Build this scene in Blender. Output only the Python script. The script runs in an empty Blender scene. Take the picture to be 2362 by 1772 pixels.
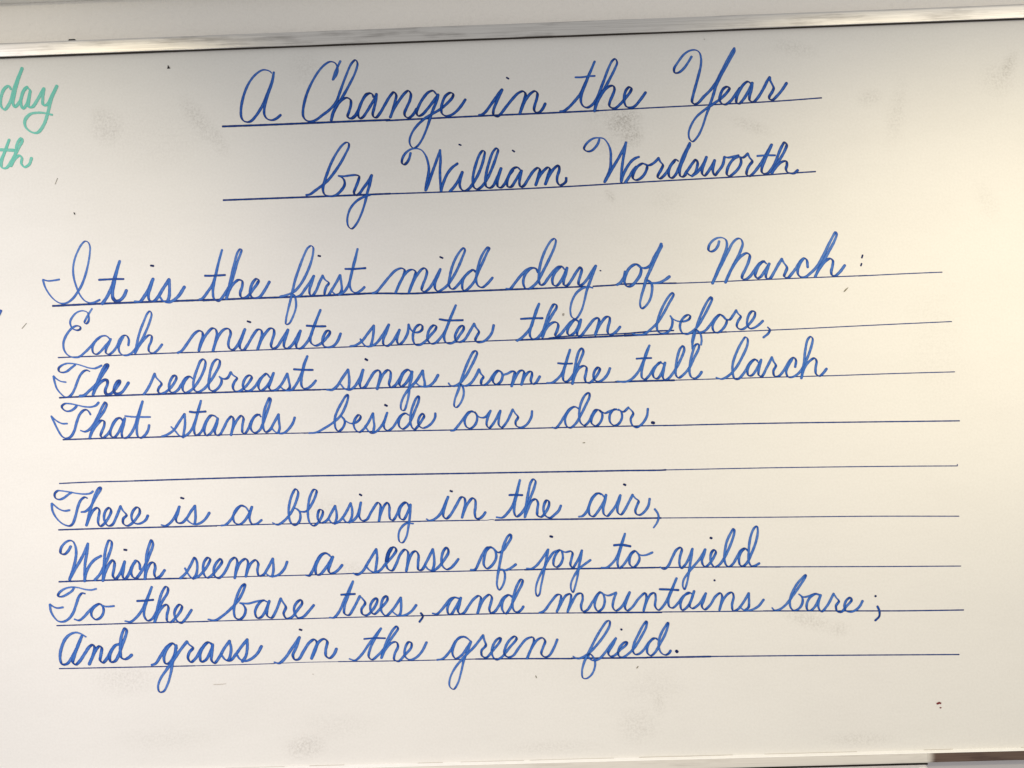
import bpy, bmesh, math, random
from mathutils import Vector, Matrix

# ------------------------------------------------------------------ camera, world, lamps, exposure
SC = bpy.context.scene
COL = SC.collection

cam_d = bpy.data.cameras.new("camera")
cam = bpy.data.objects.new("camera", cam_d)
COL.objects.link(cam)
cam_d.sensor_fit = 'HORIZONTAL'
cam_d.sensor_width = 36.0
cam_d.lens = 26.0
cam_d.clip_start = 0.05
cam_d.clip_end = 60.0
yaw, roll = math.radians(-0.71179052), math.radians(-1.84189989)
f = Vector((math.sin(yaw), math.cos(yaw), 0.0))
r0 = Vector((math.cos(yaw), -math.sin(yaw), 0.0))
u0 = r0.cross(f)
r = math.cos(roll) * r0 + math.sin(roll) * u0
u = -math.sin(roll) * r0 + math.cos(roll) * u0
m = Matrix((r, u, -f)).transposed().to_4x4()
m.translation = Vector((0.0, -1.25, 1.5))
cam.matrix_world = m
SC.camera = cam

world = bpy.data.worlds.new("World")
SC.world = world
world.use_nodes = True
bg = world.node_tree.nodes["Background"]
bg.inputs[0].default_value = (1.0, 0.985, 0.965, 1)
bg.inputs[1].default_value = 0.485

SC.view_settings.view_transform = 'Standard'
SC.view_settings.look = 'None'
SC.view_settings.gamma = 1.0
SC.view_settings.use_curve_mapping = False
SC.view_settings.exposure = 0.045
SC.cycles.transparent_max_bounces = 24
SC.cycles.max_bounces = 6


def area(name, loc, target, size, energy, color, sy=None):
    d = bpy.data.lights.new(name, 'AREA')
    d.shape = 'RECTANGLE'
    d.size, d.size_y = size, (sy or size)
    d.energy = energy
    d.color = color
    o = bpy.data.objects.new(name, d)
    COL.objects.link(o)
    o.location = loc
    o.rotation_euler = (Vector(target) - Vector(loc)).to_track_quat('-Z', 'Y').to_euler()
    return o

#@LIGHTS@
def spot(name, loc, target, angle, energy, color, radius=0.12):
    d = bpy.data.lights.new(name, 'SPOT')
    d.energy = energy
    d.color = color
    d.spot_size = math.radians(angle)
    d.spot_blend = 1.0
    d.shadow_soft_size = radius
    o = bpy.data.objects.new(name, d)
    COL.objects.link(o)
    o.location = loc
    o.rotation_euler = (Vector(target) - Vector(loc)).to_track_quat('-Z', 'Y').to_euler()
    return o


# added spots, unseen, placed to shape the brightness across the board
spot("fitted_spot_light", (-2.4, -2.6, 1.4), (0.3, 0, 0.5), 60, 245.0, (1.000, 0.882, 0.765))
spot("fitted_spot_light", (2.4, -1.6, 2.4), (0.9, 0, 1.7), 25, 82.5, (1.000, 0.852, 0.559))
spot("fitted_spot_light", (-1.2, -1.6, 2.4), (-0.9, 0, 1.7), 40, 34.3, (1.000, 0.854, 0.533))
spot("fitted_spot_light", (1.2, -1.6, 2.4), (0.6, 0, 1.1), 60, 70.6, (1.000, 0.860, 0.570))
spot("fitted_spot_light", (-2.4, -1.6, 2.4), (-0.9, 0, 1.4), 40, 97.0, (0.934, 0.900, 1.000))
area("rail_highlight_light", (-2.0, -1.6, 2.5), (-1.2, 0, 1.9), 1.3, 1.2, (1.0, 0.97, 0.95), 0.8)  # added unseen panels that give the top rail its highlights
area("rail_highlight_light", (1.9, -1.6, 2.5), (1.1, 0, 1.9), 1.4, 2.7, (1.0, 0.97, 0.93), 0.8)
#@ENDLIGHTS@

BOTTOM, TOP = 0.8630, 2.0828          # inner edges of the frame
XL, XR = -1.55, 1.35
WALL_Y = 0.012


# ------------------------------------------------------------------ node helpers
class NT:
    def __init__(self, name):
        self.mat = bpy.data.materials.new(name)
        self.mat.use_nodes = True
        self.t = self.mat.node_tree
        self.n = self.t.nodes
        self.n.clear()
        self.out = self.n.new('ShaderNodeOutputMaterial')

    def node(self, typ, **kw):
        o = self.n.new(typ)
        for k, v in kw.items():
            setattr(o, k, v)
        return o

    def link(self, a, b):
        self.t.links.new(a, b)

    def val(self, sock, v):
        if isinstance(v, (int, float)):
            sock.default_value = v
        elif isinstance(v, (tuple, list)):
            sock.default_value = v if len(sock.default_value) == len(v) else tuple(v) + (1,)
        else:
            self.link(v, sock)

    def math(self, op, a, b=0.0, c=0.0, clamp=False):
        o = self.node('ShaderNodeMath', operation=op, use_clamp=clamp)
        self.val(o.inputs[0], a)
        self.val(o.inputs[1], b)
        if op in ('MULTIPLY_ADD', 'SMOOTH_MIN', 'SMOOTH_MAX'):
            self.val(o.inputs[2], c)
        return o.outputs[0]

    def mix(self, fac, a, b):
        o = self.node('ShaderNodeMix', data_type='RGBA')
        self.val(o.inputs[0], fac)
        self.val(o.inputs[6], a)
        self.val(o.inputs[7], b)
        return o.outputs[2]

    def mapr(self, v, a, b, c=0.0, d=1.0, smooth=False):
        o = self.node('ShaderNodeMapRange', clamp=True)
        if smooth:
            o.interpolation_type = 'SMOOTHSTEP'
        self.val(o.inputs[0], v)
        for i, x in enumerate((a, b, c, d)):
            self.val(o.inputs[i + 1], x)
        return o.outputs[0]

    def noise(self, vec, scale, detail=2.0, rough=0.5, dim='3D'):
        o = self.node('ShaderNodeTexNoise', noise_dimensions=dim)
        if vec is not None:
            self.link(vec, o.inputs['Vector'])
        o.inputs['Scale'].default_value = scale
        o.inputs['Detail'].default_value = detail
        o.inputs['Roughness'].default_value = rough
        return o.outputs[0]

    def objco(self):
        return self.node('ShaderNodeTexCoord').outputs['Object']

    def mapping(self, vec, loc=(0, 0, 0), rot=(0, 0, 0), scale=(1, 1, 1)):
        o = self.node('ShaderNodeMapping')
        self.link(vec, o.inputs[0])
        o.inputs[1].default_value = loc
        o.inputs[2].default_value = rot
        o.inputs[3].default_value = scale
        return o.outputs[0]

    def bump(self, h, strength, dist):
        o = self.node('ShaderNodeBump')
        o.inputs['Strength'].default_value = strength
        o.inputs['Distance'].default_value = dist
        self.link(h, o.inputs['Height'])
        return o.outputs[0]

    def principled(self, base, rough, spec=0.5, metal=0.0, normal=None):
        p = self.node('ShaderNodeBsdfPrincipled')
        self.val(p.inputs['Base Color'], base)
        self.val(p.inputs['Roughness'], rough)
        p.inputs['Specular IOR Level'].default_value = spec
        p.inputs['Metallic'].default_value = metal
        if normal is not None:
            self.link(normal, p.inputs['Normal'])
        return p

    def done(self, shader):
        self.link(shader, self.out.inputs[0])
        return self.mat


# ------------------------------------------------------------------ materials
# eraser smudges and finger marks on the board: x, z, half-width, half-height, tilt (deg), strength
SMUDGES = [
    (0.186, 1.936, 0.030, 0.024, 20, 1.0), (0.199, 1.914, 0.020, 0.022, 0, 0.8), (0.160, 1.962, 0.045, 0.02, 30, 0.35),
    (0.152, 1.905, 0.05, 0.03, 0, 0.22),
    (-0.688, 1.958, 0.030, 0.030, 30, 0.42), (-0.700, 1.975, 0.018, 0.020, 0, 0.35), (-0.60, 1.94, 0.10, 0.05, 0, 0.12),
    (0.600, 1.962, 0.022, 0.014, 10, 0.32), (0.645, 1.935, 0.016, 0.055, -12, 0.26), (0.400, 1.922, 0.035, 0.012, -20, 0.34),
    (0.832, 2.003, 0.012, 0.028, -25, 0.65), (0.815, 1.985, 0.03, 0.03, 0, 0.3),
    (0.160, 1.812, 0.008, 0.012, 30, 0.55), (0.476, 2.050, 0.040, 0.014, -15, 0.28),
    (-0.385, 0.897, 0.035, 0.020, 10, 0.55), (-0.33, 0.93, 0.07, 0.02, 0, 0.18),
    (0.470, 1.088, 0.045, 0.016, -20, 0.42), (0.52, 1.070, 0.02, 0.014, 0, 0.35),
    (-0.690, 1.020, 0.055, 0.026, 0, 0.32), (-0.30, 1.195, 0.03, 0.014, 0, 0.30), (-0.34, 1.300, 0.04, 0.016, 10, 0.22),
    (0.21, 0.98, 0.05, 0.03, 0, 0.20), (0.55, 0.885, 0.06, 0.012, 0, 0.30), (0.03, 0.885, 0.08, 0.012, 0, 0.22),
    (-0.62, 0.915, 0.08, 0.02, 0, 0.16), (0.70, 1.55, 0.05, 0.10, 0, 0.12), (-0.14, 1.60, 0.09, 0.05, 0, 0.08),
    (-0.35, 2.045, 0.03, 0.03, 0, 0.22), (0.37, 1.62, 0.03, 0.03, 0, 0.10), (0.255, 1.80, 0.03, 0.02, 0, 0.16),
    (-0.535, 1.965, 0.018, 0.045, 35, 0.45), (-0.505, 1.935, 0.015, 0.035, 30, 0.35), (0.178, 0.918, 0.034, 0.03, 0, 0.32), (0.215, 0.958, 0.012, 0.028, 0, 0.35),
    (0.79, 1.78, 0.018, 0.035, 20, 0.18), (0.86, 1.66, 0.012, 0.02, 0, 0.3),
]


def board_material():
    k = NT("whiteboard_enamel")
    co = k.objco()
    grain = k.noise(co, 300.0, 3.0, 0.7)
    grain2 = k.noise(co, 130.0, 4.0, 0.7)
    total = None
    for (x, z, a, b, t, s) in SMUDGES:
        c, sn = math.cos(math.radians(t)), math.sin(math.radians(t))
        sub = k.node('ShaderNodeVectorMath', operation='SUBTRACT')
        k.link(co, sub.inputs[0])
        sub.inputs[1].default_value = (x, 0, z)
        mp = k.mapping(sub.outputs[0], rot=(0, math.radians(t), 0), scale=(1, 0, 1))
        sc_ = k.node('ShaderNodeVectorMath', operation='MULTIPLY')
        k.link(mp, sc_.inputs[0])
        sc_.inputs[1].default_value = (1 / a, 0, 1 / b)
        ln = k.node('ShaderNodeVectorMath', operation='LENGTH')
        k.link(sc_.outputs[0], ln.inputs[0])
        msk = k.mapr(ln.outputs['Value'], 1.45, 0.15, 0.0, s, smooth=True)
        total = msk if total is None else k.math('MAXIMUM', total, msk)
    g = k.math('ADD', k.math('MULTIPLY', grain, 0.6), k.math('MULTIPLY', grain2, 0.4))
    gm = k.mapr(g, 0.44, 0.60, 0.0, 1.0)
    sm = k.math('MULTIPLY', total, k.math('MULTIPLY_ADD', gm, 0.85, 0.06))
    # ghost of old, wiped ink: broad and very faint, drawn out sideways by the eraser
    wipe = k.noise(k.mapping(co, scale=(2.2, 1, 5.5), rot=(0, 0.25, 0)), 1.6, 5.0, 0.6)
    wipe2 = k.noise(k.mapping(co, scale=(1.0, 1, 3.5)), 22.0, 3.0, 0.6)
    gh = k.math('MULTIPLY', k.mapr(wipe, 0.45, 0.75), 0.045)
    gh = k.math('ADD', gh, k.math('MULTIPLY', k.mapr(wipe2, 0.5, 0.8), 0.022))
    fine = k.math('MULTIPLY', k.mapr(k.noise(co, 260.0, 2.0, 0.6), 0.35, 0.7), 0.06)
    dirt = k.math('ADD', k.math('ADD', gh, fine), k.math('MULTIPLY', sm, 0.62), clamp=True)
    tint = k.mix(k.noise(co, 3.2, 2.0, 0.5), (0.745, 0.735, 0.722), (0.740, 0.740, 0.712))
    base = k.mix(dirt, tint, (0.23, 0.21, 0.18))
    h = k.math('ADD', k.noise(co, 240.0, 2.0, 0.5), k.math('MULTIPLY', k.noise(co, 55.0, 2.0, 0.5), 0.8))
    nrm = k.bump(h, 0.16, 0.0008)
    p = k.principled(base, k.math('ADD', 0.45, k.math('MULTIPLY', dirt, 0.3)), 0.25, 0.0, nrm)
    return k.done(p.outputs[0])


def wall_material():
    k = NT("painted_wall_plaster")
    co = k.objco()
    n1 = k.noise(co, 95.0, 3.0, 0.55)
    n2 = k.noise(co, 4.0, 3.0, 0.5)
    base = k.mix(n2, (0.90, 0.868, 0.82), (0.86, 0.83, 0.785))
    p = k.principled(base, 0.75, 0.25, 0.0, k.bump(n1, 0.8, 0.0035))
    return k.done(p.outputs[0])


def metal_material(name, col, rough, stain=(0.25, 0.23, 0.21), amount=0.35, metal=0.92, blend_from=None):
    k = NT(name)
    co = k.objco()
    st = k.noise(k.mapping(co, scale=(1.5, 30, 150)), 6.0, 4.0, 0.6)
    blot = k.noise(k.mapping(co, scale=(5.0, 20, 40)), 2.0, 4.0, 0.6)
    fac = k.math('MULTIPLY', k.math('MULTIPLY_ADD', k.mapr(st, 0.45, 0.75), 0.6, k.math('MULTIPLY', k.mapr(blot, 0.52, 0.72), 0.7)), amount)
    base = k.mix(fac, col, stain)
    if blend_from is not None:          # painted dark reflection fades in over the first centimetre and a half
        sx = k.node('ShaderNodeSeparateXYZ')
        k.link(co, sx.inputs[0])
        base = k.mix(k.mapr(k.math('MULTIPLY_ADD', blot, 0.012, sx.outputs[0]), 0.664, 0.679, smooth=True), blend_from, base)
    rg = k.math('ADD', rough, k.math('MULTIPLY', st, 0.12))
    p = k.principled(base, rg, 0.5, metal, k.bump(st, 0.12, 0.0004))
    return k.done(p.outputs[0])


def plain_material(name, col, rough, var=0.06, scale=60.0, spec=0.3):
    k = NT(name)
    n = k.noise(k.objco(), scale, 3.0, 0.6)
    base = k.mix(n, tuple(c * (1 - var) for c in col), tuple(min(1, c * (1 + var)) for c in col))
    return k.done(k.principled(base, rough, spec).outputs[0])


def ink_material(name, pale, deep, navy):
    """Dry-wipe ink: the film is thinner in the middle of fast strokes, pools along the edges and where the pen slows."""
    k = NT(name)
    at = lambda n: k.node('ShaderNodeAttribute', attribute_name=n)
    sv = at('stroke_uv').outputs['Vector']
    sep = k.node('ShaderNodeSeparateXYZ')
    k.link(sv, sep.inputs[0])
    side = k.math('ABSOLUTE', sep.outputs[1])
    film = at('film').outputs['Fac']
    streak = k.noise(k.mapping(sv, scale=(0.10, 2.4, 1.0)), 1.0, 3.0, 0.6)
    blotch = k.noise(k.mapping(sv, scale=(0.22, 0.5, 1.0)), 1.0, 2.0, 0.5)
    edge = k.mapr(side, 0.45, 0.92, 0.0, 1.0, smooth=True)
    wet = k.math('ADD', film, k.math('MULTIPLY_ADD', streak, 0.55, -0.275))
    wet = k.math('ADD', wet, k.math('MULTIPLY_ADD', blotch, 0.7, -0.35))
    wet = k.math('ADD', wet, k.math('MULTIPLY', edge, 0.38), clamp=True)
    a = k.mapr(wet, 0.0, 0.75, 0.70, 0.988)
    c = k.mix(k.mapr(wet, 0.15, 0.75), pale, deep)
    c = k.mix(k.mapr(k.math('ADD', k.math('MULTIPLY_ADD', streak, 0.3, film), k.math('MULTIPLY', edge, 0.42)), 0.72, 1.40), c, navy)
    p = k.principled(c, 0.5, 0.12)
    tr = k.node('ShaderNodeBsdfTransparent')
    mx = k.node('ShaderNodeMixShader')
    k.link(a, mx.inputs[0])
    k.link(tr.outputs[0], mx.inputs[1])
    k.link(p.outputs[0], mx.inputs[2])
    return k.done(mx.outputs[0])


M_BOARD = board_material()
M_WALL = wall_material()
M_ALU = metal_material("brushed_aluminium", (0.68, 0.665, 0.645), 0.34, (0.24, 0.225, 0.215), 0.75)
M_SATIN = metal_material("satin_beige_rail", (0.74, 0.715, 0.665), 0.45, (0.40, 0.37, 0.33), 0.5, 0.25)
M_BROWN = metal_material("brown_reflection_rail", (0.13, 0.088, 0.068), 0.5, (0.045, 0.024, 0.022), 1.0, 0.3, (0.66, 0.63, 0.58))
M_DARK = plain_material("rail_shadow_dark", (0.012, 0.009, 0.008), 0.8)
M_RAIL_SHADE = plain_material("rail_shade_brown", (0.030, 0.021, 0.018), 0.8)
M_TRIM = plain_material("white_trim_paint", (0.78, 0.77, 0.73), 0.5)
M_LIP = plain_material("lit_white_rail_lip", (0.93, 0.93, 0.92), 0.4)
M_PATCH = plain_material("grey_blue_patch", (0.44, 0.435, 0.46), 0.6, 0.05, 20)
M_BLACK = plain_material("black_speck", (0.012, 0.011, 0.014), 0.6)
M_OLIVE = plain_material("olive_speck", (0.14, 0.12, 0.07), 0.6)
M_GREY = plain_material("grey_speck", (0.30, 0.28, 0.26), 0.6)
M_GRIME = plain_material("grime", (0.48, 0.45, 0.40), 0.7)
M_FAINT = plain_material("faint_scratch", (0.50, 0.47, 0.43), 0.6)
M_RED = plain_material("red_speck", (0.16, 0.012, 0.016), 0.6)
M_BLUE = ink_material("blue_marker_ink", (0.072, 0.222, 0.63), (0.010, 0.084, 0.43), (0.004, 0.015, 0.095))
M_TEAL = ink_material("teal_marker_ink", (0.23, 0.66, 0.57), (0.125, 0.56, 0.46), (0.06, 0.40, 0.32))


# ------------------------------------------------------------------ object helpers
def link_mesh(name, verts, faces, mat, parent=None, smooth=False):
    me = bpy.data.meshes.new(name)
    me.from_pydata(verts, [], faces)
    me.materials.append(mat)
    me.update()
    if smooth:
        me.polygons.foreach_set('use_smooth', [True] * len(me.polygons))
    o = bpy.data.objects.new(name, me)
    COL.objects.link(o)
    if parent is not None:
        o.parent = parent
    return o


def box_obj(name, x0, x1, y0, y1, z0, z1, mat, parent=None, bevel=0.0):
    bm = bmesh.new()
    bmesh.ops.create_cube(bm, size=1.0)
    for v in bm.verts:
        v.co = Vector(((x0 + x1) / 2 + v.co.x * (x1 - x0), (y0 + y1) / 2 + v.co.y * (y1 - y0), (z0 + z1) / 2 + v.co.z * (z1 - z0)))
    if bevel:
        bmesh.ops.bevel(bm, geom=bm.edges[:], offset=bevel, segments=2, profile=0.5, affect='EDGES')
    me = bpy.data.meshes.new(name)
    bm.to_mesh(me)
    bm.free()
    me.materials.append(mat)
    o = bpy.data.objects.new(name, me)
    COL.objects.link(o)
    if parent is not None:
        o.parent = parent
    return o


def extrude_profile(name, prof, x0, x1, mat, parent, seg=40, wob=0.0):
    """prof: closed loop of (y, z); swept along x with a hand-fitted slight waviness."""
    n = len(prof)
    vs, fs = [], []
    rnd = random.Random(3)
    off = [rnd.uniform(-wob, wob) for _ in range(seg + 1)]
    for i in range(seg + 1):
        x = x0 + (x1 - x0) * i / seg
        for (y, z) in prof:
            vs.append((x, y, z + off[i]))
    for i in range(seg):
        for j in range(n):
            a, b = i * n + j, i * n + (j + 1) % n
            fs.append((a, b, b + n, a + n))
    fs.append(tuple(range(n))[::-1])
    fs.append(tuple(seg * n + j for j in range(n)))
    o = link_mesh(name, vs, fs, mat, parent, True)
    bm = bmesh.new()
    bm.from_mesh(o.data)
    bmesh.ops.recalc_face_normals(bm, faces=bm.faces[:])
    bm.to_mesh(o.data)
    bm.free()
    o.data.set_sharp_from_angle(angle=math.radians(35))
    return o


# ------------------------------------------------------------------ the wall and what is fixed to it
wall = box_obj("wall", -4.0, 4.0, WALL_Y, WALL_Y + 0.15, -0.2, 3.2, M_WALL)
wall["kind"] = "structure"

trim = box_obj("wall_trim", -2.6, 2.6, -0.013, WALL_Y, 2.1815, 2.2215, M_TRIM, None, 0.002)
trim["label"] = "white trim strip on the wall just above the whiteboard, only its lower edge showing"
trim["category"] = "trim"
trim["kind"] = "thing"

pv = [(0.6585, 0.8415), (0.95, 0.8425), (0.95, 0.62), (0.80, 0.62)]
vs = [(x, WALL_Y - 0.003, z) for x, z in pv] + [(x, WALL_Y, z) for x, z in pv]
tone_patch = link_mesh("grey_patch", vs, [(0, 3, 2, 1), (4, 5, 6, 7), (0, 1, 5, 4), (1, 2, 6, 5), (2, 3, 7, 6), (3, 0, 4, 7)], M_PATCH)  # thin slab, greyer than the wall, with a slanted left edge
tone_patch["label"] = "pale grey patch on the wall under the right end of the bottom rail"
tone_patch["category"] = "sheet"
tone_patch["kind"] = "thing"

# ------------------------------------------------------------------ the whiteboard
board = bpy.data.objects.new("whiteboard", None)
COL.objects.link(board)
board["label"] = "large white dry-erase board covered in blue cursive handwriting on ruled lines"
board["category"] = "whiteboard"

surf = box_obj("writing_surface", XL, XR, 0.0, WALL_Y, BOTTOM - 0.004, TOP + 0.004, M_BOARD, board)


def rail_profile(z_in, z_out, deep=1.0):
    """z_in: edge beside the board; z_out: outer edge. Convex face about 8 mm proud of the board."""
    d = 1 if z_out > z_in else -1
    w = abs(z_out - z_in)
    pts = [(0.0005, z_in), (-0.0068, z_in), (-0.0078, z_in + d * 0.0006)]
    for t in (0.12, 0.25, 0.4, 0.55, 0.7, 0.82, 0.92):
        pts.append((-0.0078 - 0.0011 * t - 0.0005 * math.sin(math.pi * t), z_in + d * w * t))
    pts += [(-0.0084, z_out - d * 0.0005), (-0.0070, z_out), (WALL_Y - 0.0005, z_out)]
    pts.append((WALL_Y - 0.0005, z_in + d * 0.0045))
    pts.append((0.0005, z_in + d * 0.0045))
    return [(y * deep if y < 0 else y, z) for y, z in pts]


extrude_profile("frame_rail", rail_profile(TOP, 2.1056, 0.84), XL - 0.02, XR + 0.02, M_ALU, board, 60, 0.00025)
low = extrude_profile("frame_rail", rail_profile(BOTTOM - 0.0014, 0.8448, 0.74), XL - 0.02, 0.6584, M_SATIN, board, 50, 0.0002)
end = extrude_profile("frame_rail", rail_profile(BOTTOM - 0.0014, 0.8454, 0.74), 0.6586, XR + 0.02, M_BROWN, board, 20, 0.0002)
end["label"] = "end of the bottom rail, a dark reflection painted on it in brown"
# upper lip along both sections, painted white for light falling from above
extrude_profile("rail_lip", [(0.0, BOTTOM + 0.0004), (-0.0006, BOTTOM + 0.0003), (-0.0068, BOTTOM - 0.0009), (-0.0072, BOTTOM - 0.0014), (0.0, BOTTOM - 0.0014)],
                XL - 0.02, XR + 0.02, M_LIP, board, 40, 0.0001)
box_obj("rail_shade", XL, 0.6584, -0.0064, WALL_Y, 0.8420, 0.8446, M_DARK, board)  # black strip stands in for the shadow under the bottom rail
# grime line where the lip meets the board, broken here and there
rg = random.Random(5)
gx = XL
while gx < XR:
    gl = rg.uniform(0.02, 0.16)
    box_obj("grime_line", gx, min(XR, gx + gl), -0.0004, 0.0005, BOTTOM + 0.0004, BOTTOM + 0.0004 + rg.uniform(0.0003, 0.0007), M_GRIME, board)
    gx += gl + rg.uniform(0.01, 0.16)
# thin dark strip painted for the shaded underside of the top rail
box_obj("rail_shade", XL, XR, -0.0052, -0.0002, TOP - 0.0006, TOP - 0.0001, M_RAIL_SHADE, board)

clip = box_obj("frame_clip", -0.7475, -0.7365, -0.0072, 0.004, 2.1052, 2.1082, M_BLACK, board, 0.0012)
clip2 = box_obj("frame_clip", -0.7530, -0.7477, -0.0074, 0.004, 2.1048, 2.1072, M_TRIM, board, 0.0008)

# ------------------------------------------------------------------ handwriting, in tenths of a millimetre on the board (z from 1.5 m)
RULES = [
  (1, 5.0, "-4927,4530 -4224,4529 -3369,4533 -2622,4537 -2082,4537"),
  (1, 4.2, "-2140,4526 -1772,4532 -1478,4536 -427,4548 592,4555 1456,4564"),
  (1, 3.2, "1448,4564 2325,4579 3419,4594 3776,4599 4511,4615 5201,4641"),
  (2, 4.5, "-4954,3278 -4131,3280 -3330,3281 -2114,3288"),
  (2, 3.4, "-2188,3286 -578,3285 954,3304 2059,3331 3146,3353 3926,3368 4617,3393 5060,3406"),
  (3, 5.0, "-7932,1580 -7225,1590 -6419,1593 -5196,1595"),
  (3, 4.8, "-5352,1587 -4615,1596 -3813,1596 -3145,1602 -2463,1613"),
  (3, 4.5, "-2610,1614 -2211,1602 -1865,1586 -1413,1588 -881,1593 329,1599"),
  (3, 3.8, "-338,1594 -258,1595 405,1599 1133,1605"),
  (3, 3.8, "1265,1604 1636,1614 1669,1620 1927,1624 2668,1610"),
  (3, 2.6, "2643,1609 2959,1608 3750,1615 4539,1623 5195,1627 5866,1630"),
  (3, 2.4, "5721,1626 6446,1638 7119,1644"),
  (4, 3.0, "-7866,698 -7180,701 -6374,708 -5837,712 -5151,709"),
  (4, 2.8, "-5764,710 -4880,712 -3944,716 -2860,717"),
  (4, 2.8, "-2960,718 -2001,723 -1070,736 -406,741 -74,743"),
  (4, 4.5, "-66,739 332,741 829,745 1424,750 2130,764"),
  (4, 3.0, "492,756 681,772 1128,781 1624,788 2131,801"),
  (4, 3.6, "1764,749 2425,757 3215,754 3479,761"),
  (4, 3.6, "1765,785 2030,803 2294,814 2598,814"),
  (4, 2.5, "3347,759 4005,764 4678,771"),
  (4, 2.3, "4533,769 5840,791 7251,810"),
  (5, 4.0, "-7866,14 -7437,20 -6933,20 -6429,21 -5914,24"),
  (5, 4.0, "-6359,18 -5421,17 -4617,15 -3399,8"),
  (5, 3.4, "-3615,10 -3547,10 -2753,6 -1961,5 -1193,-7"),
  (5, 3.2, "-1337,-7 -1204,-5 -143,-9 520,-10 1593,-24"),
  (5, 4.5, "1593,-21 1924,-20 2583,-25"),
  (5, 2.4, "2419,-23 3242,-25 4229,-28 5233,-33"),
  (5, 2.3, "5088,-34 6248,-31 7275,-35"),
  (6, 3.6, "-7828,-702 -7198,-701 -6554,-706 -5789,-708"),
  (6, 2.6, "-6160,-708 -5362,-706 -4452,-710 -3644,-718"),
  (6, 3.0, "-3708,-720 -3324,-721 -2364,-731 -1288,-744"),
  (6, 3.0, "-1314,-744 -1214,-745 -53,-757 1270,-767 2445,-782"),
  (6, 3.0, "2372,-783 3974,-797 5788,-829 7328,-859"),
  (7, 3.0, "-7915,-1446 -7384,-1438 -6846,-1441 -6577,-1442"),
  (7, 3.6, "-6629,-1441 -5220,-1440 -3594,-1449 -1826,-1474 741,-1509"),
  (7, 3.8, "716,-1509 1072,-1514 1732,-1522 2310,-1533 2392,-1530"),
  (7, 2.3, "2275,-1530 4313,-1552 6488,-1594 7268,-1614! 7271,-1589"),
  (8, 3.6, "-7954,-2235 -7275,-2234 -6469,-2239 -5246,-2247"),
  (8, 2.6, "-5320,-2243 -4196,-2249 -3075,-2257 -1778,-2275"),
  (8, 2.8, "-1923,-2271 -1852,-2272 -1253,-2279 -776,-2285"),
  (8, 1.6, "-776,-2285 -656,-2289 -572,-2280 -513,-2292"),
  (8, 3.8, "-513,-2291 60,-2298 789,-2314"),
  (8, 4.0, "765,-2313 1459,-2324 2284,-2339"),
  (8, 2.3, "2286,-2339 4287,-2384 5737,-2413 7270,-2458"),
  (9, 3.8, "-7977,-3119 -7202,-3116 -6343,-3118 -5793,-3123"),
  (9, 2.5, "-6100,-3122 -6016,-3123 -4750,-3123 -3908,-3127 -2910,-3124"),
  (9, 2.7, "-3057,-3123 -2218,-3130 -1381,-3136 -684,-3140 29,-3144"),
  (9, 3.8, "-44,-3144 651,-3150 1346,-3160 2150,-3173"),
  (9, 3.6, "2004,-3169 2229,-3173"),
  (9, 2.8, "2229,-3173 2923,-3188 3637,-3204 4260,-3222"),
  (9, 2.4, "4237,-3220 5229,-3246 6172,-3270 7273,-3295"),
  (10, 3.0, "-8040,-3865 -7119,-3863 -6226,-3863 -5447,-3866"),
  (10, 2.5, "-5521,-3863 -4076,-3866 -2814,-3866 -1535,-3875"),
  (10, 2.8, "-1793,-3872 -1012,-3871 -269,-3877 299,-3886"),
  (10, 2.6, "6,-3883 932,-3901"),
  (10, 4.0, "932,-3900 2244,-3929"),
  (10, 2.6, "2226,-3923 4091,-3959"),
  (10, 3.0, "3946,-3954 5520,-3998 6305,-4019 7296,-4033"),
  (11, 2.8, "-8019,-4598 -7190,-4604 -6391,-4610 -5693,-4614"),
  (11, 2.0, "-6083,-4613 -4927,-4615 -4342,-4614"),
  (11, 1.5, "-4342,-4611 -3757,-4606 -2737,-4619"),
  (11, 2.4, "-3253,-4610 -1994,-4627 -918,-4630"),
  (11, 3.6, "-918,-4630 -202,-4644 713,-4668"),
  (11, 4.0, "702,-4662 1353,-4676 1970,-4687"),
  (11, 4.2, "1971,-4684 2587,-4693 3048,-4697"),
  (11, 2.8, "3049,-4696 4938,-4730 7196,-4778"),
]
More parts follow.
